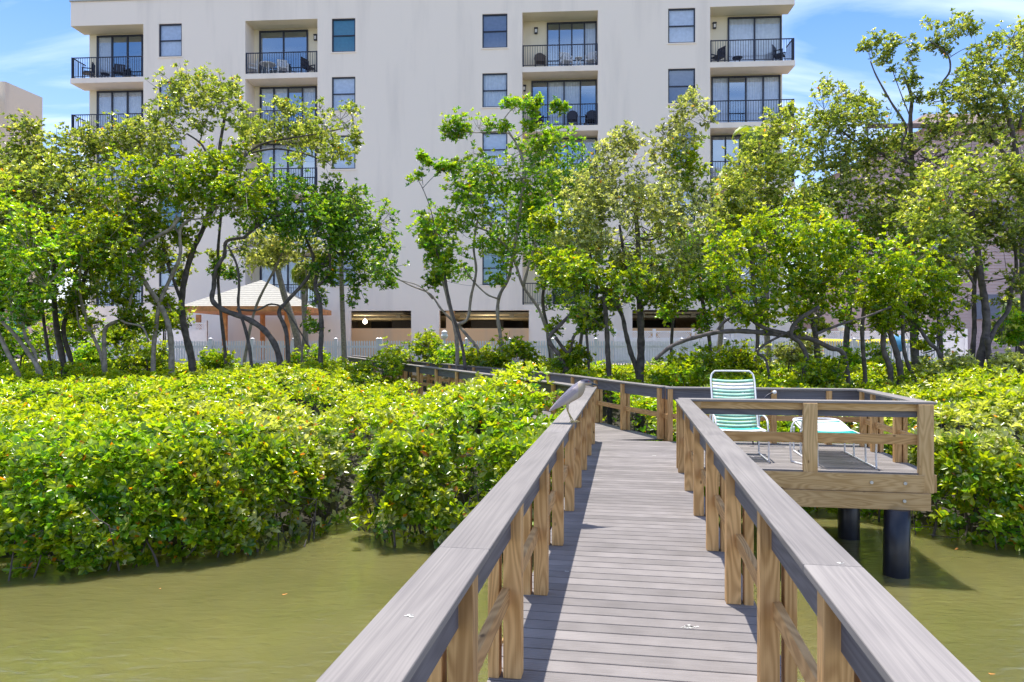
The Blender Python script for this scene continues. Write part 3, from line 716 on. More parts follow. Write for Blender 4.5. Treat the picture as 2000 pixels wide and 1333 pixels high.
# dark rooms behind the glass
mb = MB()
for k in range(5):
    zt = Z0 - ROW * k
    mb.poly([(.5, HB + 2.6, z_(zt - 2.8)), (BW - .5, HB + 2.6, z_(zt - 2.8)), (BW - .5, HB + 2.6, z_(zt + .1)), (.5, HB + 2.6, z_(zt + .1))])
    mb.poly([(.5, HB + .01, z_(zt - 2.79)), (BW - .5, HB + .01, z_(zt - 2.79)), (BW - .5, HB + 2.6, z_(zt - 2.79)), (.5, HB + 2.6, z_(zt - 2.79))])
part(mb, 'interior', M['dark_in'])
# parking level
mb = MB()
for (a0, a1) in gar:
    mb.box(((a0 + a1) / 2, 7.5, z_(4.60)), (a1 - a0 + 4, 14, .1))
    mb.poly([(a0 - 2, 13, z_(2)), (a1 + 2, 13, z_(2)), (a1 + 2, 13, z_(4.7)), (a0 - 2, 13, z_(4.7))])
    for y in (.9, 3.5, 6.5): mb.beam((a0 - 2, y, z_(4.42)), (a1 + 2, y, z_(4.42)), (0, 1, 0), .12, .12)
    mb.box(((a0 + a1) / 2 - 1.2, .8, z_(4.46)), (.25, .25, .2)); mb.box(((a0 + a1) / 2 + 1.4, .8, z_(4.46)), (.25, .25, .2))
part(mb, 'parking_level', M['garage'])
mb = MB()
for i, (a0, a1) in enumerate(gar):
    for x in ((.22, .45) if i == 0 else (.35, .7)): 
        mb.box((a0 + (a1 - a0) * x, 8, z_(4.0)), (1.4, .1, .8))
    mb.box((a1 - 1.2 if i == 0 else a0 + 2, 5, z_(3.9)), (1.9, .3, .9))
part(mb, 'parking_shade_panel', M['dark_in'])  # dark panels hung inside stand in for shaded depth
for (a0, a1) in gar: mb = MB(); mb.box(((a0 + a1) / 2, -.03, z_(2.9)), (a1 - a0 - .02, .055, 1.80)); part(mb, 'parapet', M['stucco_beige'])
mb = MB(); mb.box((gar[1][0] + .55, .25, z_(3.4)), (.42, .3, 2.6)); part(mb, 'column', M['stucco_beige'])
mb = MB(); mb.box((gar[0][0] - .5, -.03, z_(3.36)), (.9, .055, 2.72)); part(mb, 'column', M['stucco_beige'])
mb = MB(); pa = fac(713, 629, 2.5); M['lamp_on'] = plain('lamp_globe', (.9, .9, .85), .3); M['lamp_lit'] = plain('lamp_lit', (.9, .9, .85), .3); M['lamp_lit'].node_tree.nodes['Principled BSDF'].inputs['Emission Color'].default_value = (1, .9, .7, 1); M['lamp_lit'].node_tree.nodes['Principled BSDF'].inputs['Emission Strength'].default_value = 2.5
mb.lathe([(.001, -.14), (.1, -.1), (.14, 0), (.1, .1), (.001, .14)], 12, (pa[0], 2.5, z_(pa[1]))); mb.beam((pa[0], 2.5, z_(pa[1]) + .13), (pa[0], 2.5, z_(4.55)), (1, 0, 0), .03, .03); part(mb, 'lamp_globe', M['lamp_lit'])
for gi_ in (0, 1):  # first light is the globe's; the second has no lamp, added as fill
    ld = bpy.data.lights.new('parking_lamp_and_fill', 'POINT'); ld.energy = 45; ld.color = (1, .85, .6); ld.shadow_soft_size = .15; lo = bpy.data.objects.new('parking_lamp_and_fill', ld); C.objects.link(lo); lo.location = B0 + BE * (pa[0] if gi_ == 0 else (gar[1][0] + gar[1][1]) / 2) - BN * 2.2 + Vector((0, 0, pa[1] - .3))
# balcony furniture: things of their own
def bworld(a, b, z): return B0 + BE * a - BN * b + Vector((0, 0, z))
def patio_chair(px, py, k, mat, label, rz=0, style='slat', b=.5):
    a = fac(px, back=b)[0]; zf = Z0 - ROW * k - 2.78 - .004; o = empty('balcony_chair', bworld(a, b, zf), BRZ + rz)
    tag(o, label, 'chair', 'chairs on the balconies')
    def ch(mb, n): 
        m_ = mb.build(n, mat, None); m_.parent = o
    mb = MB(); mb.box((0, 0, .42), (.52, .5, .05)); ch(mb, 'seat')
    mb = MB()
    if style == 'round':
        mb.lathe([(.001, -.02), (.28, -.02), (.3, 0), (.28, .02), (.001, .02)], 18); mb.v = [(v[0], .27 + v[2] * 1, .72 + v[1]) for v in mb.v]
    else:
        for i in range(5): mb.box((-.2 + .1 * i, .27, .70), (.07, .03, .5))
        mb.box((0, .27, .96), (.54, .04, .06))
    ch(mb, 'backrest')
    for x in (-.25, .25):
        for y in (-.22, .24):
            mb = MB(); mb.beam((x, y, 0), (x, y, .62 if y < 0 else .9), (1, 0, 0), .045, .045); ch(mb, 'leg')
        mb = MB(); mb.beam((x, -.25, .64), (x, .27, .64), (1, 0, 0), .06, .035); ch(mb, 'armrest')
def patio_table(px, k, mat, label, r=.33, h=.6, b=.5):
    a = fac(px, back=b)[0]; zf = Z0 - ROW * k - 2.78 - .004; o = empty('balcony_table', bworld(a, b, zf), BRZ); tag(o, label, 'table', 'tables on the balconies')
    mb = MB(); mb.lathe([(.001, h), (r, h), (r, h - .04), (.001, h - .04)], 20); m_ = mb.build('table_top', mat, None); m_.parent = o
    for q in range(4):
        an = q * math.pi / 2 + .6; mb = MB(); mb.beam((math.cos(an) * r * .75, math.sin(an) * r * .75, 0), (math.cos(an) * r * .55, math.sin(an) * r * .55, h - .04), (1, 0, 0), .035, .035); m_ = mb.build('leg', mat, None); m_.parent = o
DM, WM_ = M['rail_black'], M['white_metal']
M['wicker'] = plain('wicker', (.13, .10, .08), .8)
patio_chair(172, 130, 0, DM, 'dark chair on the top left corner balcony, nearest the outer corner', -1.2)
patio_chair(232, 128, 0, DM, 'dark chair in front of the door on the top left corner balcony', .4)
patio_table(205, 0, DM, 'low dark table on the top left corner balcony', .22, .4)
patio_chair(492, 130, 0, WM_, 'white framed chair at the left end of the balcony with the round table', -1.0)
patio_table(523, 0, WM_, 'round white table on the second balcony from the left, top floor', .42, .7)
patio_chair(552, 132, 0, WM_, 'white chair just right of the round white table', .5)
patio_chair(602, 130, 0, DM, 'dark chair at the right end of the balcony with the round table', 1.2)
patio_chair(1055, 110, 0, M['wicker'], 'round backed brown wicker chair on the top balcony under the wall lamp', 0.1, 'round')
patio_chair(1106, 112, 0, WM_, 'white slatted rocking chair left of the small white table', .35)
patio_table(1130, 0, WM_, 'small square white table between two white slatted chairs', .2, .6)
patio_chair(1155, 112, 0, WM_, 'white slatted rocking chair right of the small white table', -.35)
patio_chair(1050, 230, 1, DM, 'black round backed chair at the left of the second floor down balcony', .3, 'round')
patio_chair(1118, 232, 1, DM, 'black round backed chair in front of the white curtains', 0, 'round')
patio_chair(1154, 230, 1, DM, 'black round backed chair at the right end, below the white rocking chairs', -.2, 'round')
patio_chair(1402, 105, 0, DM, 'dark reclining chair on the top right balcony by the wall lamp', -1.0)
patio_table(1440, 0, DM, 'low dark table between two chairs on the top right balcony', .25, .4)
patio_chair(1522, 105, 0, DM, 'dark reclining chair at the outer corner of the top right balcony', 1.0)
patio_chair(1402, 345, 2, WM_, 'white chair on the third balcony down at the right', .3)

# ---------------------------------------------------------------- neighbouring buildings
nb = empty('neighbour_building', (-30, 44, 2)); tag(nb, 'beige neighbouring building with a stepped roofline at the far left', 'building')
def npart(mb, n, mat, par): return mb.build(n, mat, par)
mb = MB()
c1 = P(83, 187, 45.0); c0 = P(10, 160, 42.2)
q = [Vector((c0.x, c0.y, 0)), Vector((c1.x, c1.y, 0)), Vector((c1.x - .5, c1.y + .05, 0)), Vector((c0.x - .5, c0.y, 0))]; zt = c0.z
for i in range(4):
    a, b = q[i], q[(i + 1) % 4]
    mb.poly([(a.x, a.y, 0), (b.x, b.y, 0), (b.x, b.y, zt), (a.x, a.y, zt)])
mb.poly([(p.x, p.y, zt) for p in q]); npart(mb, 'wall', M['stucco_tan'], nb)
mb = MB(); lz = P(5, 181, 41.5).z; mb.box((c0.x - 8.7, 43.7, lz / 2), (16.3, 4.9, lz)); npart(mb, 'wall', M['stucco_tan'], nb)
mb = MB()
for y in (213, 330, 440): mb.box((c0.x - 8.9, 41.2, P(0, y + 12, 41.2).z), (16, .12, 1.0))
npart(mb, 'painted_recess_shade', M['dark_in'], nb)  # dark strips on the flat wall stand in for shaded balcony recesses
mb = MB()
for y in (246, 363, 473): mb.box((c0.x - 8.7, 41.05, P(0, y, 41.2).z), (16.2, .5, .25))
npart(mb, 'balcony_slab', M['stucco'], nb)
mb = MB(); pq = P(99, 608, 40); mb.box((pq.x, 40.6, pq.z), (.5, .1, 1.0)); npart(mb, 'window', M['teal_blind'], nb)
lb = empty('low_building', (-24, 41, 2)); tag(lb, 'low pinkish building with a tiled roof glimpsed behind the left tree trunks', 'building')
mb = MB(); mb.box((-27, 42.4, 3.4), (12, 3, 2.9)); npart(mb, 'wall', M['stucco_pink'], lb)
mb = MB(); mb.box((-27, 42.4, 5.0), (12.6, 3.8, .25)); npart(mb, 'roof', M['shingle'], lb)
for x in (-31, -28.2, -25.4): mb = MB(); mb.box((x, 40.87, 3.6), (1.1, .06, 1.3)); npart(mb, 'window', M['teal_blind'], lb)
rb = empty('pink_house', (30, 46, 2)); tag(rb, 'tall pinkish house with horizontal lap siding behind the right trees', 'house')
mb = MB(); x0 = 25.4
for i in range(72):
    z = 2 + i * .2; mb.poly([(x0, 43.96, z), (52, 43.96, z), (52, 44, z + .2), (x0, 44, z + .2)]); mb.poly([(x0, 43.96, z), (52, 43.96, z), (52, 44, z), (x0, 44, z)])
mb.poly([(x0, 44, 2), (x0, 58, 2), (x0, 58, 16.3), (x0, 44, 16.3)]); npart(mb, 'wall', M['stucco_pink'], rb)
mb = MB(); mb.box((21.9, 45.5, 4.2), (6.9, 3, 4.6)); npart(mb, 'wing', M['stucco_pink'], rb); mb = MB(); mb.box((21.9, 45.4, 6.6), (7.3, 3.8, .25)); npart(mb, 'roof', M['shingle'], rb)
mb = MB(); mb.poly([(x0 - .6, 43.4, 16.3), (52, 43.4, 16.3), (52, 51, 19.3), (x0 + 4, 51, 19.3)]); mb.poly([(x0 - .6, 43.4, 16.3), (x0 + 4, 51, 19.3), (x0 - .6, 58, 16.3)]); mb.box((37, 43.5, 16.2), (31, .2, .25)); npart(mb, 'roof', M['brown_roof'], rb)
for (px, py) in ((1850, 480), (1958, 420), (1930, 600)):
    mb = MB(); p = P(px, py, 43.8); mb.box((p.x, 43.88, p.z), (1.5, .14, 1.5)); npart(mb, 'window', M['dark_blind'], rb)

# ---------------------------------------------------------------- gazebo
gz = empty('gazebo', P(465, 700, 32.8)); gz.location.z = 2.1; tag(gz, 'open gazebo with a pale shingled hip roof on orange wooden posts', 'gazebo')
ex0, ex1 = P(350, 600, 31.3).x, P(592, 600, 31.3).x; ze = 4.66; ey0, ey1 = 31.3, 36.1; pk = Vector(((ex0 + ex1) / 2 + .05, 33.7, 6.0))
mb = MB(); cn = [(ex0, ey0, ze), (ex1, ey0, ze), (ex1, ey1, ze), (ex0, ey1, ze)]
for i in range(4):
    a, b = Vector(cn[i]), Vector(cn[(i + 1) % 4])
    for k in range(14):   # shingle courses
        t0, t1 = k / 14, (k + 1) / 14; mb.poly([a.lerp(pk, t0) + Vector((0, 0, .012)), b.lerp(pk, t0) + Vector((0, 0, .012)), b.lerp(pk, t1), a.lerp(pk, t1)]); mb.poly([a.lerp(pk, t0), b.lerp(pk, t0), b.lerp(pk, t0) + Vector((0, 0, .012)), a.lerp(pk, t0) + Vector((0, 0, .012))])
mb.build('roof', M['shingle'], gz)
mb = MB()
for i in range(4):
    a, b = Vector(cn[i]), Vector(cn[(i + 1) % 4]); mb.beam(a + Vector((0, 0, -.11)), b + Vector((0, 0, -.11)), (0, 0, 1), .24, .06)
mb.poly([(c[0], c[1], ze - .22) for c in cn]); mb.build('beam', M['orange_wood'], gz)
for (px, Zq) in ((388, 35.4), (439, 31.8), (513, 35.4), (561, 31.8)):
    p = P(px, 600, Zq); mb = MB(); mb.beam((p.x, p.y, 2.0), (p.x, p.y, ze - .22), (1, 0, 0), .2, .2); mb.build('post', M['orange_wood'], gz, bevel=.01)

# ---------------------------------------------------------------- fences
FZ = 30.0
def picket_fence(x0, x1, label, gate=False):
    o = empty('picket_fence', (x0, FZ, 2.1)); tag(o, label, 'fence')
    n = max(1, round((x1 - x0) / 1.83)); step = (x1 - x0) / n
    for i in range(n + 1):
        x = x0 + i * step; mb = MB(); mb.box((x, FZ, 2.63), (.13, .13, 1.16)); mb.box((x, FZ, 3.225), (.16, .16, .03)); mb.poly([(x - .07, FZ - .07, 3.24), (x + .07, FZ - .07, 3.24), (x, FZ, 3.29)]); mb.poly([(x + .07, FZ - .07, 3.24), (x + .07, FZ + .07, 3.24), (x, FZ, 3.29)]); mb.build('post', M['white_vinyl'], o)
    for i in range(n):
        a = x0 + i * step + .07; b = a + step - .14; mb = MB(); m_ = 15
        for k in range(m_):
            x = a + (b - a) * (k + .5) / m_; z1 = 3.12
            mb.box((x, FZ - .02, 2.61), (.065, .02, 1.02)); mb.poly([(x - .0325, FZ - .03, z1), (x + .0325, FZ - .03, z1), (x, FZ - .03, z1 + .04)]); mb.poly([(x + .0325, FZ - .01, z1), (x - .0325, FZ - .01, z1), (x, FZ - .01, z1 + .04)])
        for z in (2.9, 2.3): mb.beam((a, FZ + .02, z), (b, FZ + .02, z), (0, 0, 1), .09, .05)
        mb.build('picket_panel', M['white_vinyl'], o)
picket_fence(-19.6, -5.62, 'long white picket fence in front of the gazebo, left of the walkway')
picket_fence(-5.5, 17.9, 'long white picket fence behind the middle and right trees')
M['lattice'] = M['white_vinyl']
def lattice_fence(x0, x1, Z, ztop, label):
    o = empty('privacy_fence', (x0, Z, 2)); tag(o, label, 'fence')
    n = max(1, round((x1 - x0) / 1.9)); st = (x1 - x0) / n
    for i in range(n + 1): mb = MB(); mb.box((x0 + i * st, Z, (2 + ztop + .1) / 2), (.14, .14, ztop + .1 - 2)); mb.build('post', M['white_vinyl'], o)
    for i in range(n):
        a = x0 + i * st + .07; b = a + st - .14; mb = MB(); mb.box(((a + b) / 2, Z, (2 + ztop - .38) / 2), (b - a, .05, ztop - .38 - 2)); mb.box(((a + b) / 2, Z, ztop - .03), (b - a, .07, .06)); mb.box(((a + b) / 2, Z, ztop - .36), (b - a, .07, .06)); mb.build('panel', M['white_vinyl'], o)
        mb = MB(); z0, z1 = ztop - .34, ztop - .05; h = z1 - z0; k = a - h
        while k < b:
            for sg in (1, -1):
                pa, pb = (k, z0), (k + h, z1)
                if sg < 0: pa, pb = (k, z1), (k + h, z0)
                if pa[0] >= a and pb[0] <= b: mb.beam((pa[0], Z + .01 * sg, pa[1]), (pb[0], Z + .01 * sg, pb[1]), (0, 1, 0), .012, .035)
            k += .1
        mb.build('lattice', M['white_vinyl'], o)
lattice_fence(-18.6, -14.6, 34.2, 4.02, 'tall white vinyl fence with a lattice top left of the gazebo')
lattice_fence(4.9, 21.5, 34.0, 3.62, 'tall white vinyl fence with a lattice top behind the right trees')
sw = MB(); sw.box((P(560, 0, 36.6).x, 36.7, 3.35), (6.5, .25, 2.7)); tag(sw.build('garden_wall', M['stucco']), 'plain white wall behind the gazebo posts', 'wall')
# globe lamps
def globe_lamp(px, py, Z, r, label):
    p = P(px, py, Z); o = empty('globe_lamp', (p.x, p.y, 2.05)); tag(o, label, 'lamp')
    mb = MB(); mb.lathe([(.001, -r), (r * .7, -r * .7), (r, 0), (r * .7, r * .7), (.001, r)], 14, p); mb.build('globe', M['lamp_on'], o)
    mb = MB(); mb.tube([(p.x, p.y, 2.0), (p.x, p.y, p.z - r)], .05, 8); mb.lathe([(.12, -.02), (.12, .03), (.04, .1)], 10, p + Vector((0, 0, r * .9))); mb.build('lamp_post', M['white_vinyl'], o)
globe_lamp(868, 657, 28.9, .15, 'white globe lamp on a post by the fence, in front of the parking level')
globe_lamp(1643, 641, 32.5, .17, 'white globe lamp above the lattice fence at the right')
# kayak and towel by the right fence
mb = MB(); p = P(1676, 672, 31.0); L = 2.2; ring = []
M['yellow'] = plain('yellow_plastic', (.85, .60, .02), .4); M['towel'] = plain('blue_towel', (.15, .45, .75), .9)
for i in range(13):
    t = -1 + 2 * i / 12; w_ = .36 * math.sqrt(max(0.0, 1 - abs(t) ** 2.4)) + .01; h = .17 * math.sqrt(max(0.0, 1 - abs(t) ** 3)) + .02
    ring.append([p + Vector((t * L, w_ * math.cos(a), h * math.sin(a) + .15 * t * t - .02)) for a in [k * math.pi / 6 for k in range(12)]])
for i in range(12):
    for k in range(12): mb.poly([ring[i][k], ring[i][(k + 1) % 12], ring[i + 1][(k + 1) % 12], ring[i + 1][k]], smooth=True)
ky = empty('kayak', p); tag(ky, 'yellow kayak resting just behind the right picket fence', 'kayak'); mb.build('hull', M['yellow'], ky, weld=True)
mb = MB(); mb.lathe([(.001, 0), (.24, 0), (.27, .04), (.22, .03)], 16, p + Vector((.1, 0, .13))); mb.build('cockpit', M['rail_black'], ky)
for dx in (-1.1, 1.1): mb = MB(); mb.beam(p + Vector((dx, -.3, -.2)), p + Vector((dx, .3, -.2)), (1, 0, 0), .08, .06); mb.beam(p + Vector((dx, 0, -.95)), p + Vector((dx, 0, -.2)), (1, 0, 0), .06, .06); mb.build('rest', M['rail_black'], ky)
mb = MB(); p = P(1756, 668, 29.93); m_ = 8
for i in range(m_):
    for (y0, y1, dy) in ((.0, .55, -.05),):
        a = -.22 + .44 * i / m_; b = a + .44 / m_; oa = .02 * math.sin(i * 1.7); ob = .02 * math.sin((i + 1) * 1.7)
        mb.poly([p + Vector((a, -.04 + oa, -.42)), p + Vector((b, -.04 + ob, -.42)), p + Vector((b, -.03 + ob * .4, .22)), p + Vector((a, -.03 + oa * .4, .22))], smooth=True)
        mb.poly([p + Vector((a, -.03 + oa * .4, .22)), p + Vector((b, -.03 + ob * .4, .22)), p + Vector((b, .14, .24)), p + Vector((a, .14, .24))], smooth=True)
o = mb.build('towel', M['towel'], weld=True); m_ = o.modifiers.new('s', 'SOLIDIFY'); m_.thickness = .012; tag(o, 'light blue towel hanging over the white picket fence at the right', 'towel')
# ---------------------------------------------------------------- trees
def grow(name, label, Z, trunks, blobs, pal='green', bark='bark', LL=.12, LWf=.46, dens=1.0, wob=.5, group='trees along the shore', cat='tree', seed=1, orange=0.0, young=.12, twig=True, gap=.0, airy=1.0):
    """trunks: ([(px, py)...], r0, r1) ; blobs: (px, py, r_px[, dz]) """
    rr = random.Random(seed); b0 = P(trunks[0][0][0][0], 700, Z)
    root = empty(name, (b0.x, b0.y, float(ground_z(b0.x, b0.y)))); tag(root, label, cat, group)
    mb = MB(); nodes = []
    for ti, tr in enumerate(trunks):
        pts, r0, r1 = tr[:3]; dz0 = tr[3] if len(tr) > 3 else 0; dz1 = tr[4] if len(tr) > 4 else rr.uniform(-wob, wob)
        n = len(pts); W = []
        for i, (x, y) in enumerate(pts):
            f = i / max(1, n - 1); W.append(P(x, y, Z + dz0 + (dz1 - dz0) * f + rr.uniform(-.08, .08)))
        if pts[0][1] > 640 and not (len(tr) > 5):   # reaches down to the ground
            g = W[0].copy(); g.z = float(ground_z(g.x, g.y)) - .1; g.x += (W[0].x - W[1].x) * .3
            if g.z < W[0].z - .1: W = [g] + W; n += 1
        rad = [1.18 * (r0 + (r1 - r0) * i / (n - 1)) for i in range(n)]
        W2, R2 = smooth_path(W, rad, 5)
        R2 = [r * (1 + .10 * math.sin(k * 1.9 + ti)) for k, r in enumerate(R2)]
        mb.tube(W2, R2, 9)
        for p, r in zip(W2, R2): nodes.append((p, r))
    cens = []; axs = []; yg = []
    if name == 'mangrove_tree':
        lowb = [q for q, r in nodes if .35 < q.z - EYE < 3.2]
        blobs = list(blobs)
        for q in (rr.sample(lowb, min(len(lowb), 7)) if lowb else []):
            x_ = 1000 + q.x / q.y * F + rr.uniform(-16, 16); y_ = 667 - (q.z - EYE) / q.y * F + rr.uniform(-8, 8)
            if 790 < x_ < 1050 and y_ > 560 or 380 < x_ < 600 and y_ > 550: continue
            blobs.append((x_, y_, rr.uniform(9, 17), rr.uniform(.1, .4)))
    def nearest(p):
        best = None; bd = 1e9
        for q, r in nodes:
            dd = (q - p).length + max(0, q.z - p.z) * 1.5
            if dd < bd: bd = dd; best = (q, r)
        return best
    order = sorted(blobs, key=lambda b: min((P(b[0], b[1], Z) - q).length for q, _ in nodes))
    for b in order:
        x, y, rp = b[:3]; rp = rp * (1.36 if len(b) < 4 or b[3] else 1.12); rad = rp / F * Z
        dz = b[3] if len(b) > 3 else rr.uniform(-1, 1) * .9
        c = P(x, y, Z + dz)
        q, r = nearest(c); r1 = min(r * .6, .012 + rad * .035)
        mid = q.lerp(c, .5) + Vector((rr.uniform(-.15, .15), rr.uniform(-.15, .15), -.08 - .12 * (c - q).length * .5 + rr.uniform(-.1, .1)))
        W2, R2 = smooth_path([q, mid, c], [r1, r1 * .75, r1 * .5], 4); mb.tube(W2, R2, 6)
        nb_ = list(zip(W2, R2))
        nt = int(5 + rad * 9) if twig else 3
        for k in range(nt):
            v = Vector((rr.gauss(0, 1), rr.gauss(0, 1), rr.gauss(.25, .8))).normalized(); e = c + Vector((v.x * rad, v.y * rad * .9, v.z * rad * .85)) * rr.uniform(.6, .98)
            st = nb_[rr.randrange(len(nb_) // 2, len(nb_))][0]; m2 = st.lerp(e, .55) + Vector((rr.uniform(-1, 1), rr.uniform(-1, 1), rr.uniform(-1.2, .3))) * rad * .13
            W3, R3 = smooth_path([st, m2, e], [r1 * .45, r1 * .32, .004], 3); mb.tube(W3, R3, 4, cap=False); nb_ += list(zip(W3, R3))
        nodes += nb_
        # leaf rosettes, in sprays
        N = int(dens * 270 * (rad ** 2) * (1 + .55 * rad) * airy / (LL / .12) ** 1.6) + 18
        u = rng.normal(0, 1, (N, 3)); u /= np.linalg.norm(u, axis=1, keepdims=True); rho = rng.uniform(.05, 1.0, N) ** .42
        ctr = np.array(c); pp = u * rho[:, None] * np.array([rad, rad * .95, rad * .88])
        lump = 1 + .28 * fbm(u * 1.0 + ctr, 3.0 / 1.0, seed)
        pp = pp * lump[:, None] + ctr
        keep = fbm(pp, 4.2, seed + 5) > (-.16 + gap + .35 * (rho > .9) * 0)
        pp = pp[keep]; uu = u[keep]
        # ragged sprays that stick out of the crown
        ns = 5 + int(rad * 5); sd_ = rng.normal(0, 1, (ns, 3)) + [0, 0, .5]; sd_ /= np.linalg.norm(sd_, axis=1, keepdims=True); ms = max(3, int(len(pp) * .26 / ns)); tt = rng.uniform(.75, 1.38, (ns, ms, 1))
        q3 = (ctr + sd_[:, None, :] * tt * rad + rng.normal(0, .055 + .05 * rad, (ns, ms, 3))).reshape(-1, 3); pp = np.concatenate([pp, q3]); uu = np.concatenate([uu, np.repeat(sd_, ms, axis=0)])
        for k in range(ns):
            mb.tube([c, c + Vector(sd_[k]) * rad * .7 + Vector((0, 0, -.04)), c + Vector(sd_[k]) * rad * 1.32], [r1 * .3 + .004, .008, .004], 4, cap=False)
        ax = uu * .55 + np.array([0, -.1, .8]) + rng.normal(0, .3, pp.shape)
        cens.append(pp); axs.append(ax); yg.append(np.clip(uu[:, 2] * .5 + .15 + rng.normal(0, .25, len(pp)), 0, 1))
    mb.build('trunk', M[bark], root)
    cens = np.concatenate(cens); axs = np.concatenate(axs); yg = np.concatenate(yg)
    cols = pick(pal, len(cens), orange, np.clip(yg * young * 3, 0, .75) * (rng.random(len(cens)) < .5))
    nm = fbm(cens, 1.3, seed + 9); cols = cols * (1 + .18 * nm[:, None])
    leaf_mesh('crown', cens, axs, 7, LL, LL * LWf, cols, M['leaf'], root, simple=True)
    return root
T = 'trees along the shore'
# --- left group
grow('mangrove_tree', 'leaning pale trunks at the far left edge with a dense green crown above them', 19, [([(40, 745), (15, 690), (-8, 640), (-20, 600)], .06, .035), ([(82, 738), (55, 690), (25, 650), (0, 622), (-15, 560)], .055, .03), ([(70, 700), (50, 660), (40, 600), (30, 540)], .04, .03)],
     [(-10, 560, 60), (40, 570, 55), (10, 500, 60), (60, 500, 55), (-20, 440, 60), (20, 610, 30), (90, 560, 40)], 'green', 'bark_pale', seed=3, young=.3, LL=.125)
grow('mangrove_tree', 'double dark upright trunk near the left edge under a broad rounded crown', 21.5, [([(125, 718), (112, 650), (106, 590), (104, 520), (90, 440), (60, 360)], .085, .04), ([(140, 712), (124, 650), (132, 615), (152, 590), (170, 520), (180, 440)], .065, .035), ([(100, 728), (90, 660), (83, 600), (85, 540)], .05, .03)],
     [(50, 350, 55), (100, 380, 65), (30, 420, 55), (110, 460, 60), (170, 430, 55), (60, 290, 40), (20, 330, 45), (140, 520, 50), (40, 262, 18), (62, 245, 14), (190, 520, 40), (70, 470, 55), (150, 350, 45), (0, 380, 50), (110, 310, 35)], 'olive', seed=4, young=.15)
grow('mangrove_tree', 'slender twisting trunks among the left trees, with pale bark at the fork', 20.5, [([(205, 716), (203, 670), (208, 640), (235, 625), (250, 610), (262, 540)], .06, .03), ([(202, 718), (192, 680), (170, 630), (155, 560), (165, 480)], .05, .03), ([(290, 668), (278, 640), (248, 632), (236, 626)], .022, .03, 0, 0, 1), ([(192, 640), (160, 645), (150, 610), (148, 560)], .025, .02, 0, 0, 1)],
     [(200, 480, 50), (250, 500, 45), (160, 460, 45), (215, 555, 40), (270, 470, 40), (235, 440, 45), (180, 580, 22), (260, 590, 22), (245, 545, 28)], 'bright', 'bark_pale', seed=5, young=.4)
grow('mangrove_tree', 'tall dark trunk left of the gazebo rising to an open rounded top crown', 22.5, [([(375, 706), (362, 650), (355, 600), (360, 550), (377, 490), (400, 440), (415, 380), (425, 320), (432, 270), (442, 215)], .105, .035), ([(357, 598), (338, 545), (322, 500), (318, 470)], .045, .03, 0, .1, 1), ([(405, 430), (425, 395), (470, 330), (480, 295)], .05, .03, 0, 0, 1), ([(415, 330), (395, 285), (365, 262)], .035, .02, 0, 0, 1)],
     [(330, 185, 26), (365, 178, 30), (400, 180, 30), (440, 190, 27), (350, 215, 26), (320, 225, 22), (335, 250, 24), (300, 270, 32), (260, 262, 30), (420, 205, 20), (455, 175, 14), (395, 160, 16), (450, 220, 18), (395, 245, 16), (245, 300, 40), (300, 310, 38), (200, 280, 38), (160, 280, 26), (340, 330, 34), (480, 250, 22), (380, 330, 24)], 'olive', seed=6, gap=.06)
grow('mangrove_tree', 'long horizontal limb of olive leaves reaching right across the second balcony column', 23.3, [([(440, 690), (430, 600), (425, 520), (430, 440), (440, 360), (470, 310), (530, 292), (590, 300), (640, 318)], .05, .02), ([(478, 306), (510, 283), (560, 272), (620, 262), (680, 250)], .035, .015, 0, 0, 1)],
     [(500, 262, 24), (530, 240, 24), (560, 255, 26), (590, 235, 24), (600, 275, 26), (635, 258, 24), (560, 218, 16), (548, 205, 11), (625, 215, 11), (665, 235, 20), (690, 232, 15), (655, 290, 18), (680, 300, 16), (640, 310, 14), (475, 300, 20), (580, 310, 11), (695, 275, 10), (685, 215, 9)], 'olive', seed=7, gap=.03, group=T)
grow('mangrove_tree', 'bright green mangrove in the left middle with a smooth pale forked trunk', 21.2, [([(335, 692), (330, 640), (315, 600), (288, 560), (265, 515), (275, 482), (330, 450), (350, 425)], .075, .04), ([(300, 690), (305, 640), (313, 590), (335, 540), (352, 500), (352, 450), (370, 430)], .06, .035), ([(352, 460), (340, 440), (345, 420)], .03, .02, 0, 0, 1)],
     [(330, 385, 42), (385, 375, 42), (440, 345, 40), (480, 370, 36), (430, 400, 45), (300, 425, 38), (370, 420, 36), (290, 350, 34), (245, 400, 42), (225, 350, 38), (480, 410, 30), (455, 320, 24), (340, 350, 34), (260, 445, 30), (410, 320, 24), (505, 345, 22)], 'bright', 'bark_pale', seed=8, young=.45, LL=.12)
grow('mangrove_tree', 'S shaped dark trunk in front of the gazebo holding dark green leaves to its right', 22, [([(545, 697), (522, 652), (485, 625), (440, 608), (415, 588), (418, 560), (420, 530), (438, 500), (443, 472), (478, 465)], .085, .04), ([(490, 702), (481, 650), (466, 600), (467, 560), (463, 520), (445, 480)], .05, .025), ([(475, 466), (520, 430), (560, 420), (600, 410)], .04, .03, 0, 0, 1)],
     [(530, 395, 32), (560, 370, 30), (600, 385, 30), (550, 430, 32), (600, 430, 34), (640, 400, 24), (520, 360, 22), (630, 440, 28), (500, 430, 26), (570, 460, 26)], 'dark', seed=9, young=.2, gap=.03)
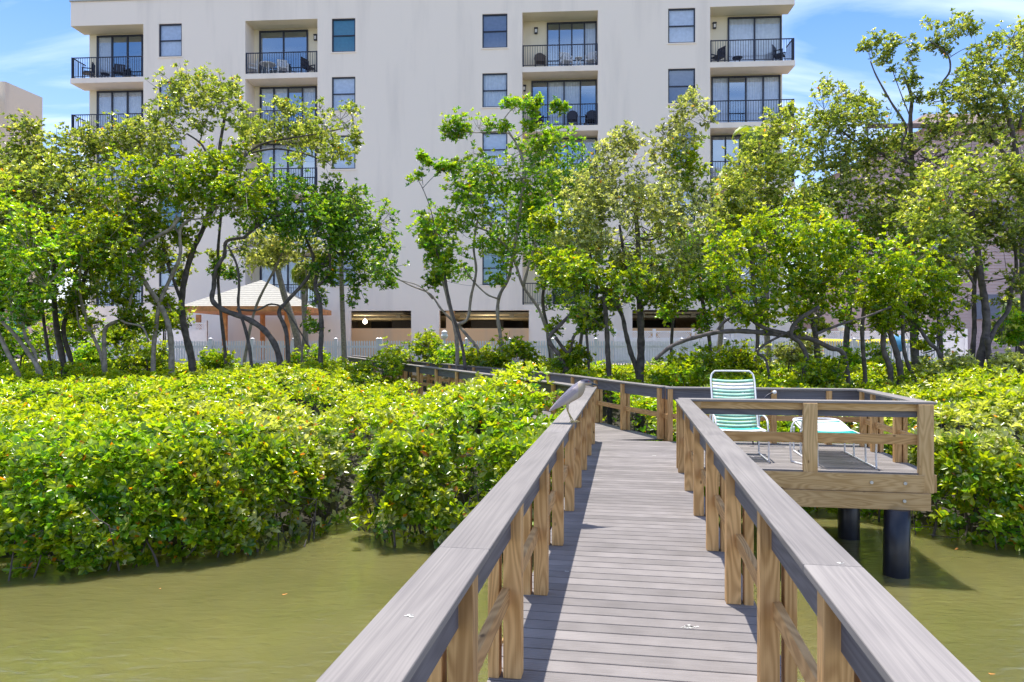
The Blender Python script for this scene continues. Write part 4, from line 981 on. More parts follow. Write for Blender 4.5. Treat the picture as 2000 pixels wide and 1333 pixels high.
grow('mangrove_tree', 'forked tree right of the gazebo with a dark green crown standing against the blank wall', 22.5, [([(626, 690), (628, 640), (624, 590), (616, 560), (622, 530), (642, 500), (660, 460), (680, 420)], .07, .035), ([(605, 680), (560, 610), (530, 595), (500, 607), (462, 605)], .02, .03, 0, -.2, 1), ([(560, 655), (545, 612), (560, 590), (600, 545), (612, 510), (603, 480), (590, 450)], .06, .035), ([(618, 560), (640, 540), (645, 500), (640, 470)], .04, .02, 0, 0, 1)],
     [(650, 395, 32), (690, 400, 34), (705, 440, 36), (670, 440, 36), (740, 440, 24), (745, 480, 28), (755, 520, 22), (710, 490, 34), (675, 485, 30), (735, 545, 22), (700, 560, 24), (690, 535, 24), (650, 360, 18), (620, 420, 28), (750, 410, 11), (640, 470, 26), (765, 555, 9), (690, 590, 9)], 'dark', seed=10, young=.35, gap=.02)
grow('mangrove_tree', 'silvery leaved small tree between the gazebo roof and the dark crowns', 24, [([(480, 690), (500, 600), (540, 520), (560, 470)], .05, .025), ([(590, 690), (600, 560), (590, 480)], .04, .02)],
     [(480, 480, 26), (530, 470, 28), (580, 480, 28), (620, 490, 28), (560, 510, 22), (500, 510, 18), (640, 520, 18), (600, 520, 16)], 'silver', 'bark_pale', seed=11, airy=.7)
# --- centre group
grow('mangrove_tree', 'open pale trunked tree before the parking level, a long leafy arm reaching left', 22, [([(893, 692), (890, 650), (882, 615), (868, 560), (858, 520), (845, 480)], .06, .03), ([(937, 692), (915, 660), (890, 630)], .045, .04), ([(885, 635), (912, 625), (920, 580), (930, 530), (925, 480), (935, 420)], .045, .025, 0, .1, 1), ([(885, 628), (862, 605), (840, 575), (805, 560), (775, 545)], .035, .012, 0, 0, 1), ([(845, 585), (820, 560), (780, 548)], .02, .01, 0, 0, 1), ([(978, 668), (972, 620), (975, 580), (993, 545), (998, 520)], .055, .04), ([(975, 585), (950, 575), (920, 545), (905, 520)], .025, .015, 0, 0, 1), ([(998, 520), (1010, 450), (1020, 380), (1025, 330), (1010, 285), (995, 262)], .045, .022, 0, 0, 1), ([(995, 262), (975, 258), (930, 260), (880, 258)], .022, .008, 0, 0, 1), ([(1005, 275), (985, 240), (993, 222), (1008, 208)], .02, .008, 0, 0, 1), ([(1078, 690), (1055, 610), (1022, 560), (1000, 500), (965, 460), (920, 440), (880, 425)], .05, .02), ([(1022, 560), (1035, 510), (1045, 470), (1040, 400)], .04, .02, 0, 0, 1)],
     [(885, 242, 16, 0), (875, 262, 12, 0), (905, 250, 17, 0), (935, 252, 17, 0), (960, 245, 14, 0), (985, 250, 10, 0), (895, 270, 11, 0), (1005, 206, 12, 0), (1030, 212, 14, 0), (1045, 220, 11, 0), (988, 205, 7, 0), (1050, 200, 7, 0), (1085, 208, 8, 0), (1100, 210, 9, 0), (1030, 250, 9, 0),
      (1050, 275, 20), (1080, 272, 20), (1100, 270, 16), (1020, 300, 26), (1060, 310, 28), (930, 330, 18), (905, 350, 24), (890, 335, 14), (940, 350, 26), (980, 355, 30), (1020, 350, 30), (900, 375, 22), (920, 390, 28), (960, 390, 28), (1000, 395, 30), (930, 420, 26), (1040, 390, 28), (1075, 350, 30), (925, 300, 9), (990, 430, 28), (960, 440, 22), (1040, 430, 26)], 'green', 'bark_pale', seed=12, young=.25, gap=.02, wob=.3)
grow('mangrove_tree', 'low leafy branches left of the middle trees, with a bare twig tipped in tufts', 21.3, [([(905, 690), (880, 600), (868, 540), (855, 500), (843, 470)], .045, .025), ([(846, 430), (838, 400), (826, 370), (818, 355)], .014, .008, 0, 0, 1), ([(826, 368), (848, 345), (870, 330)], .009, .005, 0, 0, 1), ([(850, 480), (848, 450), (846, 430)], .02, .014, 0, 0, 1), ([(826, 362), (824, 335), (832, 320)], .008, .004, 0, 0, 1)],
     [(812, 350, 8, 0), (820, 345, 5, 0), (830, 312, 6, 0), (838, 320, 5, 0), (858, 332, 6, 0), (872, 327, 7, 0), (882, 330, 6, 0), (820, 306, 4, 0), (840, 430, 18), (865, 425, 18), (825, 450, 16), (845, 460, 20), (880, 445, 20), (900, 455, 16), (870, 475, 18), (835, 480, 11), (850, 540, 12), (865, 525, 12), (845, 555, 9), (880, 515, 12), (900, 500, 12), (960, 500, 15), (990, 480, 20), (940, 480, 14), (1005, 500, 16), (985, 530, 15), (968, 548, 10)], 'green', seed=13, young=.3, wob=.2)
grow('mangrove_tree', 'dark crown in the middle, deep green behind the silvery tree', 24, [([(1075, 700), (1068, 640), (1060, 580), (1075, 500)], .06, .04), ([(1130, 700), (1140, 600), (1120, 500)], .06, .03)],
     [(1030, 450, 30), (1060, 470, 34), (1100, 440, 40), (1035, 500, 24), (1090, 400, 36), (1130, 380, 40), (1080, 520, 30), (1120, 330, 34), (1150, 480, 36)], 'dark', seed=14, young=.1)
grow('mangrove_tree', 'large silvery tree with an upright dark trunk behind the bird', 20, [([(1250, 742), (1252, 680), (1251, 620), (1249, 575), (1247, 520), (1246, 465), (1240, 400)], .105, .05), ([(1246, 735), (1232, 690), (1222, 650), (1212, 610), (1180, 570), (1160, 520), (1145, 480)], .07, .03), ([(1215, 615), (1200, 570), (1176, 563)], .04, .03, 0, 0, 1), ([(1248, 590), (1228, 540), (1218, 490), (1210, 440)], .045, .03, 0, 0, 1), ([(1250, 600), (1266, 580), (1262, 550), (1275, 500)], .04, .03, 0, 0, 1)],
     [(1190, 285, 16), (1210, 275, 18), (1230, 290, 22), (1185, 310, 22), (1220, 320, 30), (1170, 350, 36), (1210, 370, 40), (1130, 390, 40), (1260, 350, 36), (1250, 410, 44), (1180, 420, 44), (1120, 440, 40), (1300, 400, 42), (1330, 350, 34), (1150, 470, 38), (1210, 480, 38), (1290, 460, 42), (1340, 430, 40), (1345, 480, 34), (1270, 520, 30), (1100, 470, 26), (1360, 510, 30), (1310, 530, 28), (1350, 235, 20), (1370, 205, 18), (1345, 195, 14), (1330, 215, 12), (1320, 245, 14), (1300, 265, 12), (1290, 300, 20), (1340, 270, 20), (1375, 235, 12), (1380, 400, 26), (1400, 450, 26)], 'silver', seed=15, airy=.9, LL=.11, young=.05)
grow('mangrove_tree', 'yellow green bushy tree wrapped around the foot of the large silvery tree', 19, [([(1112, 745), (1095, 700), (1072, 665), (1090, 640), (1120, 610)], .06, .04), ([(1190, 740), (1187, 690), (1185, 640), (1180, 580)], .065, .05), ([(1085, 660), (1110, 690), (1120, 660), (1135, 640), (1150, 610)], .04, .03, 0, 0, 1), ([(1150, 720), (1146, 660), (1140, 600)], .03, .03)],
     [(1060, 440, 18, .6), (1080, 430, 24, .6), (1070, 500, 24), (1100, 520, 32), (1060, 530, 20), (1140, 540, 34), (1110, 560, 32), (1170, 570, 32), (1130, 600, 28), (1080, 555, 24), (1200, 600, 28), (1160, 625, 22), (1340, 300, 24, 1.2), (1355, 340, 26, 1.2), (1330, 330, 24, 1.2), (1365, 370, 20, 1.2), (1220, 560, 26), (1280, 570, 28), (1310, 590, 24), (1250, 540, 24), (1340, 560, 24), (1190, 540, 26)], 'bright', seed=16, young=.4, orange=.01)
# --- right
grow('mangrove_tree', 'bright yellow green spreading tree with a long bare limb running low toward the left', 17.5, [([(1280, 703), (1310, 678), (1350, 662), (1400, 650), (1450, 648), (1500, 652), (1545, 657)], .038, .055, 0, 0, 1), ([(1570, 742), (1575, 700), (1562, 670), (1545, 657), (1555, 630), (1600, 600)], .055, .04), ([(1652, 705), (1620, 680), (1580, 662), (1545, 657)], .045, .06, .4, 0), ([(1545, 655), (1490, 640), (1440, 600), (1420, 560)], .05, .03, 0, 0, 1), ([(1400, 650), (1412, 632), (1430, 620)], .04, .02, 0, 0, 1), ([(1590, 655), (1640, 635), (1690, 620), (1740, 600)], .03, .02, 0, 0, 1), ([(1500, 720), (1480, 690), (1500, 670), (1560, 640)], .03, .025)],
     [(1430, 500, 34), (1470, 470, 32), (1510, 480, 36), (1550, 460, 34), (1590, 480, 36), (1630, 490, 32), (1450, 540, 36), (1500, 530, 36), (1550, 520, 38), (1600, 530, 38), (1640, 540, 34), (1430, 580, 28), (1470, 585, 30), (1520, 580, 34), (1570, 580, 34), (1620, 585, 30), (1500, 620, 22), (1560, 615, 22), (1600, 620, 16), (1440, 610, 18), (1480, 440, 24), (1560, 430, 22), (1420, 470, 24), (1640, 460, 22), (1660, 570, 26), (1400, 520, 22), (1405, 560, 20)], 'bright', 'bark', seed=17, young=.85, orange=.02, LL=.12)
grow('mangrove_tree', 'yellow green tree on several dark upright stems before the right picket fence', 18.5, [([(1690, 742), (1686, 690), (1684, 640), (1690, 590)], .05, .04), ([(1760, 760), (1757, 715), (1748, 680), (1736, 640), (1738, 600)], .08, .05), ([(1740, 765), (1738, 720), (1725, 680), (1728, 630)], .07, .05), ([(1790, 755), (1772, 710), (1764, 670), (1764, 620), (1770, 590)], .045, .035), ([(1838, 705), (1815, 670), (1795, 640), (1785, 600)], .05, .03)],
     [(1690, 520, 30), (1730, 510, 30), (1770, 530, 30), (1700, 560, 32), (1750, 560, 34), (1800, 560, 28), (1680, 600, 22), (1730, 600, 30), (1780, 600, 30), (1830, 590, 28), (1720, 630, 20), (1765, 640, 18), (1850, 620, 18), (1860, 570, 16), (1830, 660, 16), (1800, 680, 9), (1790, 510, 22), (1840, 540, 20), (1870, 640, 12), (1660, 520, 22)], 'bright', seed=18, young=.7, orange=.035, LL=.12)
grow('mangrove_tree', 'big olive tree at the right with thick forked trunks leaning at its foot', 20, [([(1907, 752), (1915, 700), (1925, 655), (1926, 615), (1920, 570), (1915, 540), (1905, 460), (1890, 380)], .11, .06), ([(1940, 762), (1932, 700), (1928, 660)], .07, .06), ([(1928, 680), (1945, 640), (1970, 605), (1975, 560), (1985, 520), (1975, 420)], .055, .035, 0, .3, 1), ([(1900, 690), (1903, 640), (1902, 580), (1905, 530)], .06, .045, .3, .3), ([(1905, 560), (1880, 520), (1850, 500)], .03, .02, 0, 0, 1)],
     [(1880, 500, 28), (1860, 470, 34), (1900, 450, 38), (1940, 440, 40), (1980, 450, 36), (1830, 430, 38), (1870, 400, 40), (1920, 390, 42), (1970, 390, 42), (1800, 390, 36), (1840, 360, 38), (1890, 340, 40), (1950, 330, 42), (2000, 340, 40), (1960, 490, 28), (2010, 480, 36), (1820, 470, 28), (1780, 430, 30), (1990, 540, 18), (2010, 420, 30), (1840, 510, 20)], 'olive', seed=19, young=.12, LL=.12)
grow('mangrove_tree', 'tallest olive tree at the right, its twisted top branches against the sky', 24, [([(1790, 760), (1785, 650), (1780, 520), (1785, 420), (1780, 300), (1778, 235), (1780, 190), (1765, 150)], .12, .03), ([(1785, 330), (1760, 290), (1770, 250), (1740, 200), (1712, 150), (1700, 120)], .05, .015, 0, .2, 1), ([(1785, 300), (1830, 260), (1845, 215), (1838, 170), (1855, 140), (1852, 110), (1830, 90), (1812, 80)], .045, .012, 0, -.2, 1), ([(1852, 115), (1880, 98), (1905, 90)], .012, .006, 0, 0, 1), ([(1780, 320), (1720, 300), (1660, 270), (1610, 220)], .05, .015, 0, 0, 1), ([(1790, 330), (1850, 300), (1900, 310), (1920, 280)], .05, .02, 0, 0, 1), ([(1780, 235), (1760, 185), (1740, 130)], .02, .008, 0, 0, 1)],
     [(1690, 92, 11, 0), (1712, 84, 14, 0), (1735, 100, 11, 0), (1748, 82, 12, 0), (1770, 80, 11, 0), (1785, 100, 10, 0), (1725, 120, 11, 0), (1775, 125, 13, 0), (1765, 150, 14, 0), (1785, 160, 12, 0), (1745, 140, 8, 0), (1822, 50, 13, 0), (1850, 48, 14, 0), (1880, 45, 15, 0), (1865, 65, 15, 0), (1835, 72, 12, 0), (1898, 60, 11, 0), (1845, 95, 11, 0), (1820, 90, 11, 0), (1790, 190, 14, 0), (1820, 190, 11, 0),
      (1620, 180, 18), (1640, 195, 22), (1670, 190, 16), (1610, 215, 26), (1650, 225, 28), (1690, 215, 24), (1590, 250, 28), (1640, 260, 32), (1690, 260, 32), (1730, 250, 26), (1570, 290, 30), (1610, 310, 36), (1670, 310, 38), (1720, 300, 34), (1760, 340, 36), (1640, 360, 38), (1700, 370, 38), (1580, 350, 34), (1760, 280, 20), (1830, 250, 24), (1860, 260, 26), (1810, 310, 32), (1750, 400, 36), (1600, 400, 36), (1660, 420, 36), (1720, 440, 34), (1780, 470, 28), (1540, 260, 22), (1530, 310, 28)], 'olive', seed=20, young=.1, gap=.03, wob=.4)
grow('mangrove_tree', 'dense olive crown filling the top right corner', 23, [([(1990, 760), (2000, 600), (1995, 450), (1985, 300), (1960, 200), (1940, 150)], .11, .04), ([(1985, 330), (1930, 260), (1900, 200)], .05, .025, 0, 0, 1), ([(1990, 250), (2010, 160), (2000, 100)], .04, .02, 0, 0, 1)],
     [(1945, 85, 14), (1975, 78, 20), (2005, 75, 22), (1930, 105, 20), (1960, 115, 26), (1995, 120, 26), (1900, 130, 20), (1925, 145, 26), (1885, 145, 14), (1890, 170, 22), (1960, 160, 30), (2000, 170, 30), (1910, 195, 28), (1950, 215, 32), (2000, 220, 34), (1870, 200, 22), (1900, 250, 30), (1940, 260, 34), (1990, 275, 36), (1880, 290, 26), (1850, 175, 12)], 'olive', seed=21, young=.15, gap=.0)
grow('mangrove_tree', 'middle right tree whose olive crown covers the lower corner balconies', 21.5, [([(1600, 745), (1590, 640), (1560, 560), (1520, 480), (1500, 400)], .09, .04), ([(1475, 745), (1480, 640), (1470, 540), (1465, 450)], .06, .04)],
     [(1450, 330, 28), (1440, 370, 32), (1480, 300, 24), (1500, 340, 34), (1480, 390, 36), (1530, 380, 36), (1430, 410, 30), (1540, 330, 28), (1510, 430, 34), (1460, 430, 32), (1560, 420, 34), (1500, 280, 20), (1450, 470, 28), (1600, 440, 28), (1540, 225, 13), (1510, 235, 14), (1525, 260, 20), (1555, 250, 16), (1400, 430, 24), (1410, 480, 22)], 'olive', seed=22, young=.3, airy=.95)
for (bx, by, bl_, pl) in ((1480, 700, [(1460, 672, 26), (1500, 680, 30), (1540, 690, 26)], 0),):
    pass
grow('mangrove_tree', 'deep green tree filling the gap behind the bright spreading trees at the right', 24.5, [([(1650, 745), (1655, 640), (1670, 540), (1690, 470)], .09, .05), ([(1840, 745), (1835, 640), (1820, 540)], .07, .04)],
     [(1650, 440, 34), (1700, 470, 36), (1750, 490, 36), (1800, 520, 34), (1850, 550, 30), (1620, 480, 34), (1660, 520, 32), (1720, 540, 32), (1580, 400, 32), (1540, 430, 30), (1880, 520, 26), (1770, 430, 30), (1820, 460, 30), (1600, 540, 26)], 'green', seed=23, young=.1, dens=.9)
grow('mangrove_tree', 'mixed green tree between the silvery tree and the bright spreading tree', 22.5, [([(1390, 742), (1385, 660), (1370, 580), (1360, 520)], .06, .04), ([(1310, 740), (1312, 660), (1318, 600)], .05, .035)],
     [(1340, 480, 32), (1380, 500, 34), (1310, 530, 32), (1370, 550, 32), (1400, 580, 26), (1330, 590, 24), (1270, 560, 28), (1230, 520, 28), (1410, 440, 28), (1290, 480, 30)], 'green', seed=24, young=.4)
# --- palms
def palm(px0, py0, px1, py1, Z, nf, L, label, droop=1.0, seed=0, col='bright', r=.11):
    rr = random.Random(seed); base = P(px0, 700, Z); topc = P(px1, py1, Z); root = empty('palm_tree', (base.x, base.y, float(ground_z(base.x, base.y)))); tag(root, label, 'palm tree')
    g = Vector((base.x, base.y, root.location.z - .1)); mb = MB(); W, Rr = smooth_path([g, P(px0, py0, Z), P((px0 + px1) / 2 - 3, (py0 + py1) / 2, Z), topc], [r * 1.25, r, r * .85, r * .7], 8); Rr = [q * (1 + .05 * (i % 2)) for i, q in enumerate(Rr)]
    mb.tube(W, Rr, 12); mb.build('trunk', M['bark_palm'], root)
    V = []; fr = MB(); cols = []
    for k in range(nf):
        a = 2 * math.pi * k / nf * 2.4 + rr.uniform(-.2, .2); e0 = rr.uniform(-.1, 1.3); d = Vector((math.cos(a), math.sin(a), 0)); pts = [topc.copy()]; n = 10; ang = e0; Lk = L * rr.uniform(.8, 1.1)
        for i in range(n):
            ang -= droop * .24 * (1 + i * .12); pts.append(pts[-1] + (d * math.cos(ang) + Vector((0, 0, math.sin(ang)))) * Lk / n)
        side = Vector((-d.y, d.x, 0))
        tone = rr.uniform(.7, 1.2)
        for i in range(1, n):
            t = i / n; ll = Lk * .34 * math.sin(math.pi * min(1, t * .85 + .12)) 
            for q in range(4):
                p = pts[i].lerp(pts[i + 1], q / 4); ax = (pts[i + 1] - pts[i]).normalized()
                for sg in (-1, 1):
                    tip = p + (side * sg * .75 + ax * .6 + Vector((0, 0, -.35 - .2 * droop))).normalized() * ll * rr.uniform(.85, 1.1)
                    wdt = ax * .022; m_ = p.lerp(tip, .45) + Vector((0, 0, .04))
                    fr.poly([p - wdt * .6, m_ - wdt, tip, m_ + wdt, p + wdt * .6]); c = np.array(PAL[col][rr.randrange(4)]) * tone * rr.uniform(.8, 1.2) + np.array([.02, .02, 0]); cols += [c] * 5
        mbq = MB(); fr.tube(pts, [.02 - .0015 * i for i in range(len(pts))], 4, cap=False); cols += [np.array([.2, .2, .05])] * (4 * len(pts))
    o = fr.build('fronds', M['palm_leaf'], root); c4 = np.concatenate([np.array(cols)[:len(fr.v)], np.ones((len(fr.v), 1))], 1)
    ca = o.data.color_attributes.new(name='leaf_colour', type='FLOAT_COLOR', domain='POINT'); ca.data.foreach_set('color', c4.astype(np.float32).ravel())
palm(580, 660, 532, 480, 27.5, 22, 1.5, 'palm with a leaning smooth trunk behind the gazebo corner', 1.2, 1, 'silver', .13)
palm(597, 660, 595, 525, 28.5, 18, 1.3, 'short palm with yellow drooping fronds right of the gazebo', 1.3, 2, 'bright', .10)
palm(672, 690, 668, 392, 25.5, 26, 1.15, 'palm whose bright fan of fronds tops the dark crown left of the blank wall', .85, 3, 'bright', .09)
palm(1500, 690, 1482, 262, 27, 26, 1.5, 'palm with yellow green fronds in front of the right corner balconies', .9, 4, 'bright', .11)
palm(1405, 690, 1440, 340, 27.5, 20, 1.3, 'palm with pale dry fronds below the right corner balconies', 1.1, 5, 'silver', .10)
palm(2010, 700, 2003, 595, 27, 20, 1.4, 'low palm at the right edge of the picture', 1.0, 6, 'dark', .13)

# ---------------------------------------------------------------- shrubs behind the thicket
def shrub(px, py, r, Z, pal, label, seed, orange=0.0, n=4):
    rr = random.Random(seed); bs = [(px + rr.uniform(-1.0, 1.0) * r, py + rr.uniform(-.35, .6) * r, r * rr.uniform(.3, .6), rr.uniform(-.6, .6)) for _ in range(n + 3)]
    grow('shrub', label, Z, [([(px, py + r), (px + 3, py + r * .4), (px, py)], .03, .015), ([(px + 4, py + r), (px + r * .3, py)], .02, .01)], bs, pal, seed=seed, young=.5, orange=orange, group='shrubs behind the thicket', cat='shrub')
for i, a in enumerate([
 (798, 688, 42, 24, 'bright', 'round yellow green shrub before the parking level, beside the walkway rail end'),
 (745, 718, 36, 21.5, 'bright', 'yellow green shrub left of the walkway rail end'),
 (880, 705, 30, 23.5, 'green', 'dark green shrub at the foot of the pale forked tree'),
 (955, 700, 34, 22, 'bright', 'yellow green shrub behind the walkway rail, right of the globe lamp'),
 (1030, 695, 36, 21, 'bright', 'yellow green shrub behind the far rail in the middle'),
 (40, 660, 55, 23.5, 'green', 'dark green shrub behind the leaning trunks at the left edge'),
 (120, 640, 45, 25, 'bright', 'bright shrub behind the double trunk at the left'),
 (170, 700, 40, 23.5, 'green', 'green shrub before the picket fence at the left'),
 (240, 660, 34, 26, 'bright', 'yellow shrub growing over the left end of the picket fence'),
 (285, 700, 42, 22.5, 'bright', 'leafy shrub between the left trunks, left of the tall dark trunk'),
 (320, 620, 30, 26, 'bright', 'small bright tree shrub beside the left corner of the gazebo'),
 (425, 702, 24, 23.5, 'bright', 'low shrub under the gazebo posts'),
 (600, 705, 24, 25, 'green', 'olive shrub at the base of the leaning palm'),
 (1100, 705, 34, 19.5, 'bright', 'yellow green shrub just behind the bird'),
 (1340, 715, 46, 18, 'bright', 'yellow green shrub beneath the long low limb'),
 (1460, 700, 40, 19.5, 'bright', 'yellow green shrub above the green striped chair'),
 (1600, 735, 42, 17.5, 'bright', 'bright shrub behind the far rail of the side deck'),
 (1540, 690, 34, 22, 'silver', 'silvery shrub under the bright spreading tree'),
 (1690, 700, 34, 23, 'green', 'dark shrub among the upright stems'),
 (1850, 715, 34, 18.5, 'silver', 'silvery shrub left of the thick forked trunks'),
 (1985, 720, 36, 18, 'silver', 'silvery green shrub right of the thick forked trunks'),
 (1985, 640, 40, 22, 'green', 'dark green shrub at the right edge under the palm')]):
    shrub(*a, 40 + i, orange=.01 if a[4] == 'bright' else 0, n=5)

# ---------------------------------------------------------------- mangrove thickets (one mass each)
def inpoly(x, y, poly):
    c = np.zeros(len(x), bool); n = len(poly); j = n - 1
    for i in range(n):
        xi, yi = poly[i]; xj, yj = poly[j]; k = ((yi > y) != (yj > y)) & (x < (xj - xi) * (y - yi) / (yj - yi + 1e-12) + xi); c ^= k; j = i
    return c
def dist_edge(x, y, line):
    d = np.full(len(x), 1e9)
    for i in range(len(line) - 1):
        a = np.array(line[i]); b = np.array(line[i + 1]); ab = b - a; t = np.clip(((x - a[0]) * ab[0] + (y - a[1]) * ab[1]) / (ab @ ab), 0, 1)
        d = np.minimum(d, np.hypot(x - a[0] - t * ab[0], y - a[1] - t * ab[1]))
    return d
def thicket(name, poly, edge, hfun, area, label, seed, n_top, n_face, pals, stems, orange=.010, notch=None):
    root = empty(name, (poly[0][0], poly[0][1], 0)); tag(root, label, kind='stuff')
    x0, x1 = min(p[0] for p in poly), max(p[0] for p in poly); y0, y1 = min(p[1] for p in poly), max(p[1] for p in poly)
    # top canopy
    x = rng.uniform(x0, x1, n_top * 3); u = rng.random(n_top * 3); y = y0 + (y1 - y0) * u ** 1.35
    k = inpoly(x, y, poly); x, y = x[k][:n_top], y[k][:n_top]
    k = np.abs(x) < y * .78 + 1.2; x, y = x[k], y[k]
    d = dist_edge(x, y, edge); h = hfun(x, y, d)
    p3 = np.stack([x, y, h], 1); lump = fbm(p3 * [1, 1, 0], 1.7, seed) * .17 + fbm(p3 * [1, 1, 0], 4.5, seed + 1) * .15 + fbm(p3 * [1, 1, 0], 10, seed + 12) * .08
    depth = rng.exponential(.20, len(x)); depth = np.minimum(depth, h * .8)
    z = h + lump * np.clip(d, .2, 1) - depth
    gz_ = ground_z(x, y); z = np.maximum(z, np.maximum(gz_, 0) + .08)
    hole = fbm(np.stack([x, y, z], 1), 3.4, seed + 2) < -.42; 
    k = ~hole; top = np.stack([x, y, z], 1)[k]; dep = depth[k]
    # outward normal by finite differences
    e = .12; dx = (hfun(x + e, y, dist_edge(x + e, y, edge)) - h)[k] / e; dy = (hfun(x, y + e, dist_edge(x, y + e, edge)) - h)[k] / e
    at_ = np.stack([-dx * .5, -dy * .5, np.ones(k.sum()) * 1.0], 1) + rng.normal(0, .28, (k.sum(), 3))
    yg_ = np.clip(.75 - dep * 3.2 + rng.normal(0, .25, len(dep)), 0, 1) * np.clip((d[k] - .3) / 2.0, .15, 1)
    # face towards the water, hanging low over it
    E = [Vector(p) for p in edge]; L = [0]
    for i in range(1, len(E)): L.append(L[-1] + (E[i] - E[i - 1]).length)
    t = rng.uniform(0, L[-1], n_face); ii = np.clip(np.searchsorted(L, t) - 1, 0, len(E) - 2); f = (t - np.array(L)[ii]) / (np.array(L)[ii + 1] - np.array(L)[ii])
    ea = np.array([tuple(q) for q in E]); q = ea[ii] * (1 - f)[:, None] + ea[ii + 1] * f[:, None]; dr = ea[ii + 1] - ea[ii]; dr /= np.linalg.norm(dr, axis=1, keepdims=True); inn = np.stack([-dr[:, 1], dr[:, 0]], 1)
    zz = rng.uniform(.03, 1, n_face) ** .8 * 1.6; prof = -.28 + .42 * np.clip(zz - .5, 0, 9) ** 1.6
    wav = fbm(np.stack([q[:, 0], q[:, 1], q[:, 0] * 0], 1), 2.2, seed + 3); low = .12 + .22 * (fbm(np.stack([q[:, 0], q[:, 1], zz * 0], 1), 5, seed + 8) + .6)
    dd = prof + wav * .25 + rng.exponential(.16, n_face); fp = np.stack([q[:, 0] + inn[:, 0] * dd, q[:, 1] + inn[:, 1] * dd, zz], 1)
    low = low + (notch(q[:, 0]) if notch else 0)
    kk = (zz > low) & (fbm(fp, 4.2, seed + 4) > -.12); fp = fp[kk]; nf = len(fp)
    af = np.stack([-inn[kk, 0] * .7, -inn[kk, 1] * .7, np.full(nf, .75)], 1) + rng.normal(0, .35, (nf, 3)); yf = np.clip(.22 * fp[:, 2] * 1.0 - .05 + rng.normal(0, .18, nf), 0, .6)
    # leaves deep inside the mass
    t = rng.uniform(0, L[-1], n_face); ii = np.clip(np.searchsorted(L, t) - 1, 0, len(E) - 2); f = (t - np.array(L)[ii]) / (np.array(L)[ii + 1] - np.array(L)[ii])
    q = ea[ii] * (1 - f)[:, None] + ea[ii + 1] * f[:, None]; dr = ea[ii + 1] - ea[ii]; dr /= np.linalg.norm(dr, axis=1, keepdims=True); inn2 = np.stack([-dr[:, 1], dr[:, 0]], 1)
    dd = rng.uniform(.25, 3.2, n_face); ip = np.stack([q[:, 0] + inn2[:, 0] * dd, q[:, 1] + inn2[:, 1] * dd], 1)
    hh_ = hfun(ip[:, 0], ip[:, 1], dist_edge(ip[:, 0], ip[:, 1], edge)); zz2 = rng.uniform(.12, .92, n_face) * hh_; k2 = (rng.random(n_face) < .38) & inpoly(ip[:, 0], ip[:, 1], poly) & (zz2 > (.3 + (notch(ip[:, 0]) if notch else 0)))
    ip = np.stack([ip[:, 0], ip[:, 1], zz2], 1)[k2]; ai = np.array([0, -.3, .8]) + rng.normal(0, .4, ip.shape)
    fp = np.concatenate([fp, ip]); af = np.concatenate([af, ai]); yf = np.concatenate([yf, np.zeros(len(ip))])
    cen = np.concatenate([top, fp]); ax = np.concatenate([at_, af]); yy = np.concatenate([yg_, yf])
    nn = fbm(cen, .9, seed + 6) + rng.normal(0, .35, len(cen))
    cols = np.where((nn > .75)[:, None], pick(pals[2], len(cen)), np.where((nn > -.1)[:, None], pick(pals[0], len(cen)), pick(pals[1], len(cen))))
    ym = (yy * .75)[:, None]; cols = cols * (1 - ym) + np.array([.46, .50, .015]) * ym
    ORANGE[0] = orange
    near = cen[:, 1] < 15.0
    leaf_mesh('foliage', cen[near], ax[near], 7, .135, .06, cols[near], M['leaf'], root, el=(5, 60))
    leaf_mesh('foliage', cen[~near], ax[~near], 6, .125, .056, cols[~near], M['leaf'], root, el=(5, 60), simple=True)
    for ch in root.children: ch['kind'] = 'stuff'
    ORANGE[0] = .003
    # stems and prop roots
    mb = MB(); rr = random.Random(seed)
    for _ in range(stems):
        t_ = rr.uniform(0, L[-1]); i = max(j for j in range(len(L)) if L[j] <= t_); i = min(i, len(E) - 2); q_ = E[i].lerp(E[i + 1], (t_ - L[i]) / (L[i + 1] - L[i])); dr_ = (E[i + 1] - E[i]).normalized(); n_ = Vector((-dr_.y, dr_.x)); o_ = rr.expovariate(1 / .8) - .12
        p0 = Vector((q_.x + n_.x * o_, q_.y + n_.y * o_, -.35)); hgt = min(1.7, .75 + max(o_, 0) * .7)
        p1 = p0 + Vector((rr.uniform(-.3, .3), rr.uniform(-.25, .25), .35 + hgt * rr.uniform(.55, .95))); m_ = p0.lerp(p1, .5) + Vector((rr.uniform(-.12, .12), rr.uniform(-.1, .1), rr.uniform(0, .15))); r_ = rr.uniform(.008, .022)
        W3, R3 = smooth_path([p0, m_, p1], [r_, r_ * .9, r_ * .6], 4); mb.tube(W3, R3, 5, cap=False)
        if rr.random() < .6:
            p2 = p1 + Vector((rr.uniform(-.5, .5), rr.uniform(-.4, .2), rr.uniform(-.05, .35))); mb.tube([p1, p1.lerp(p2, .5) + Vector((0, 0, -.04)), p2], [r_ * .6, r_ * .5, .005], 4, cap=False)
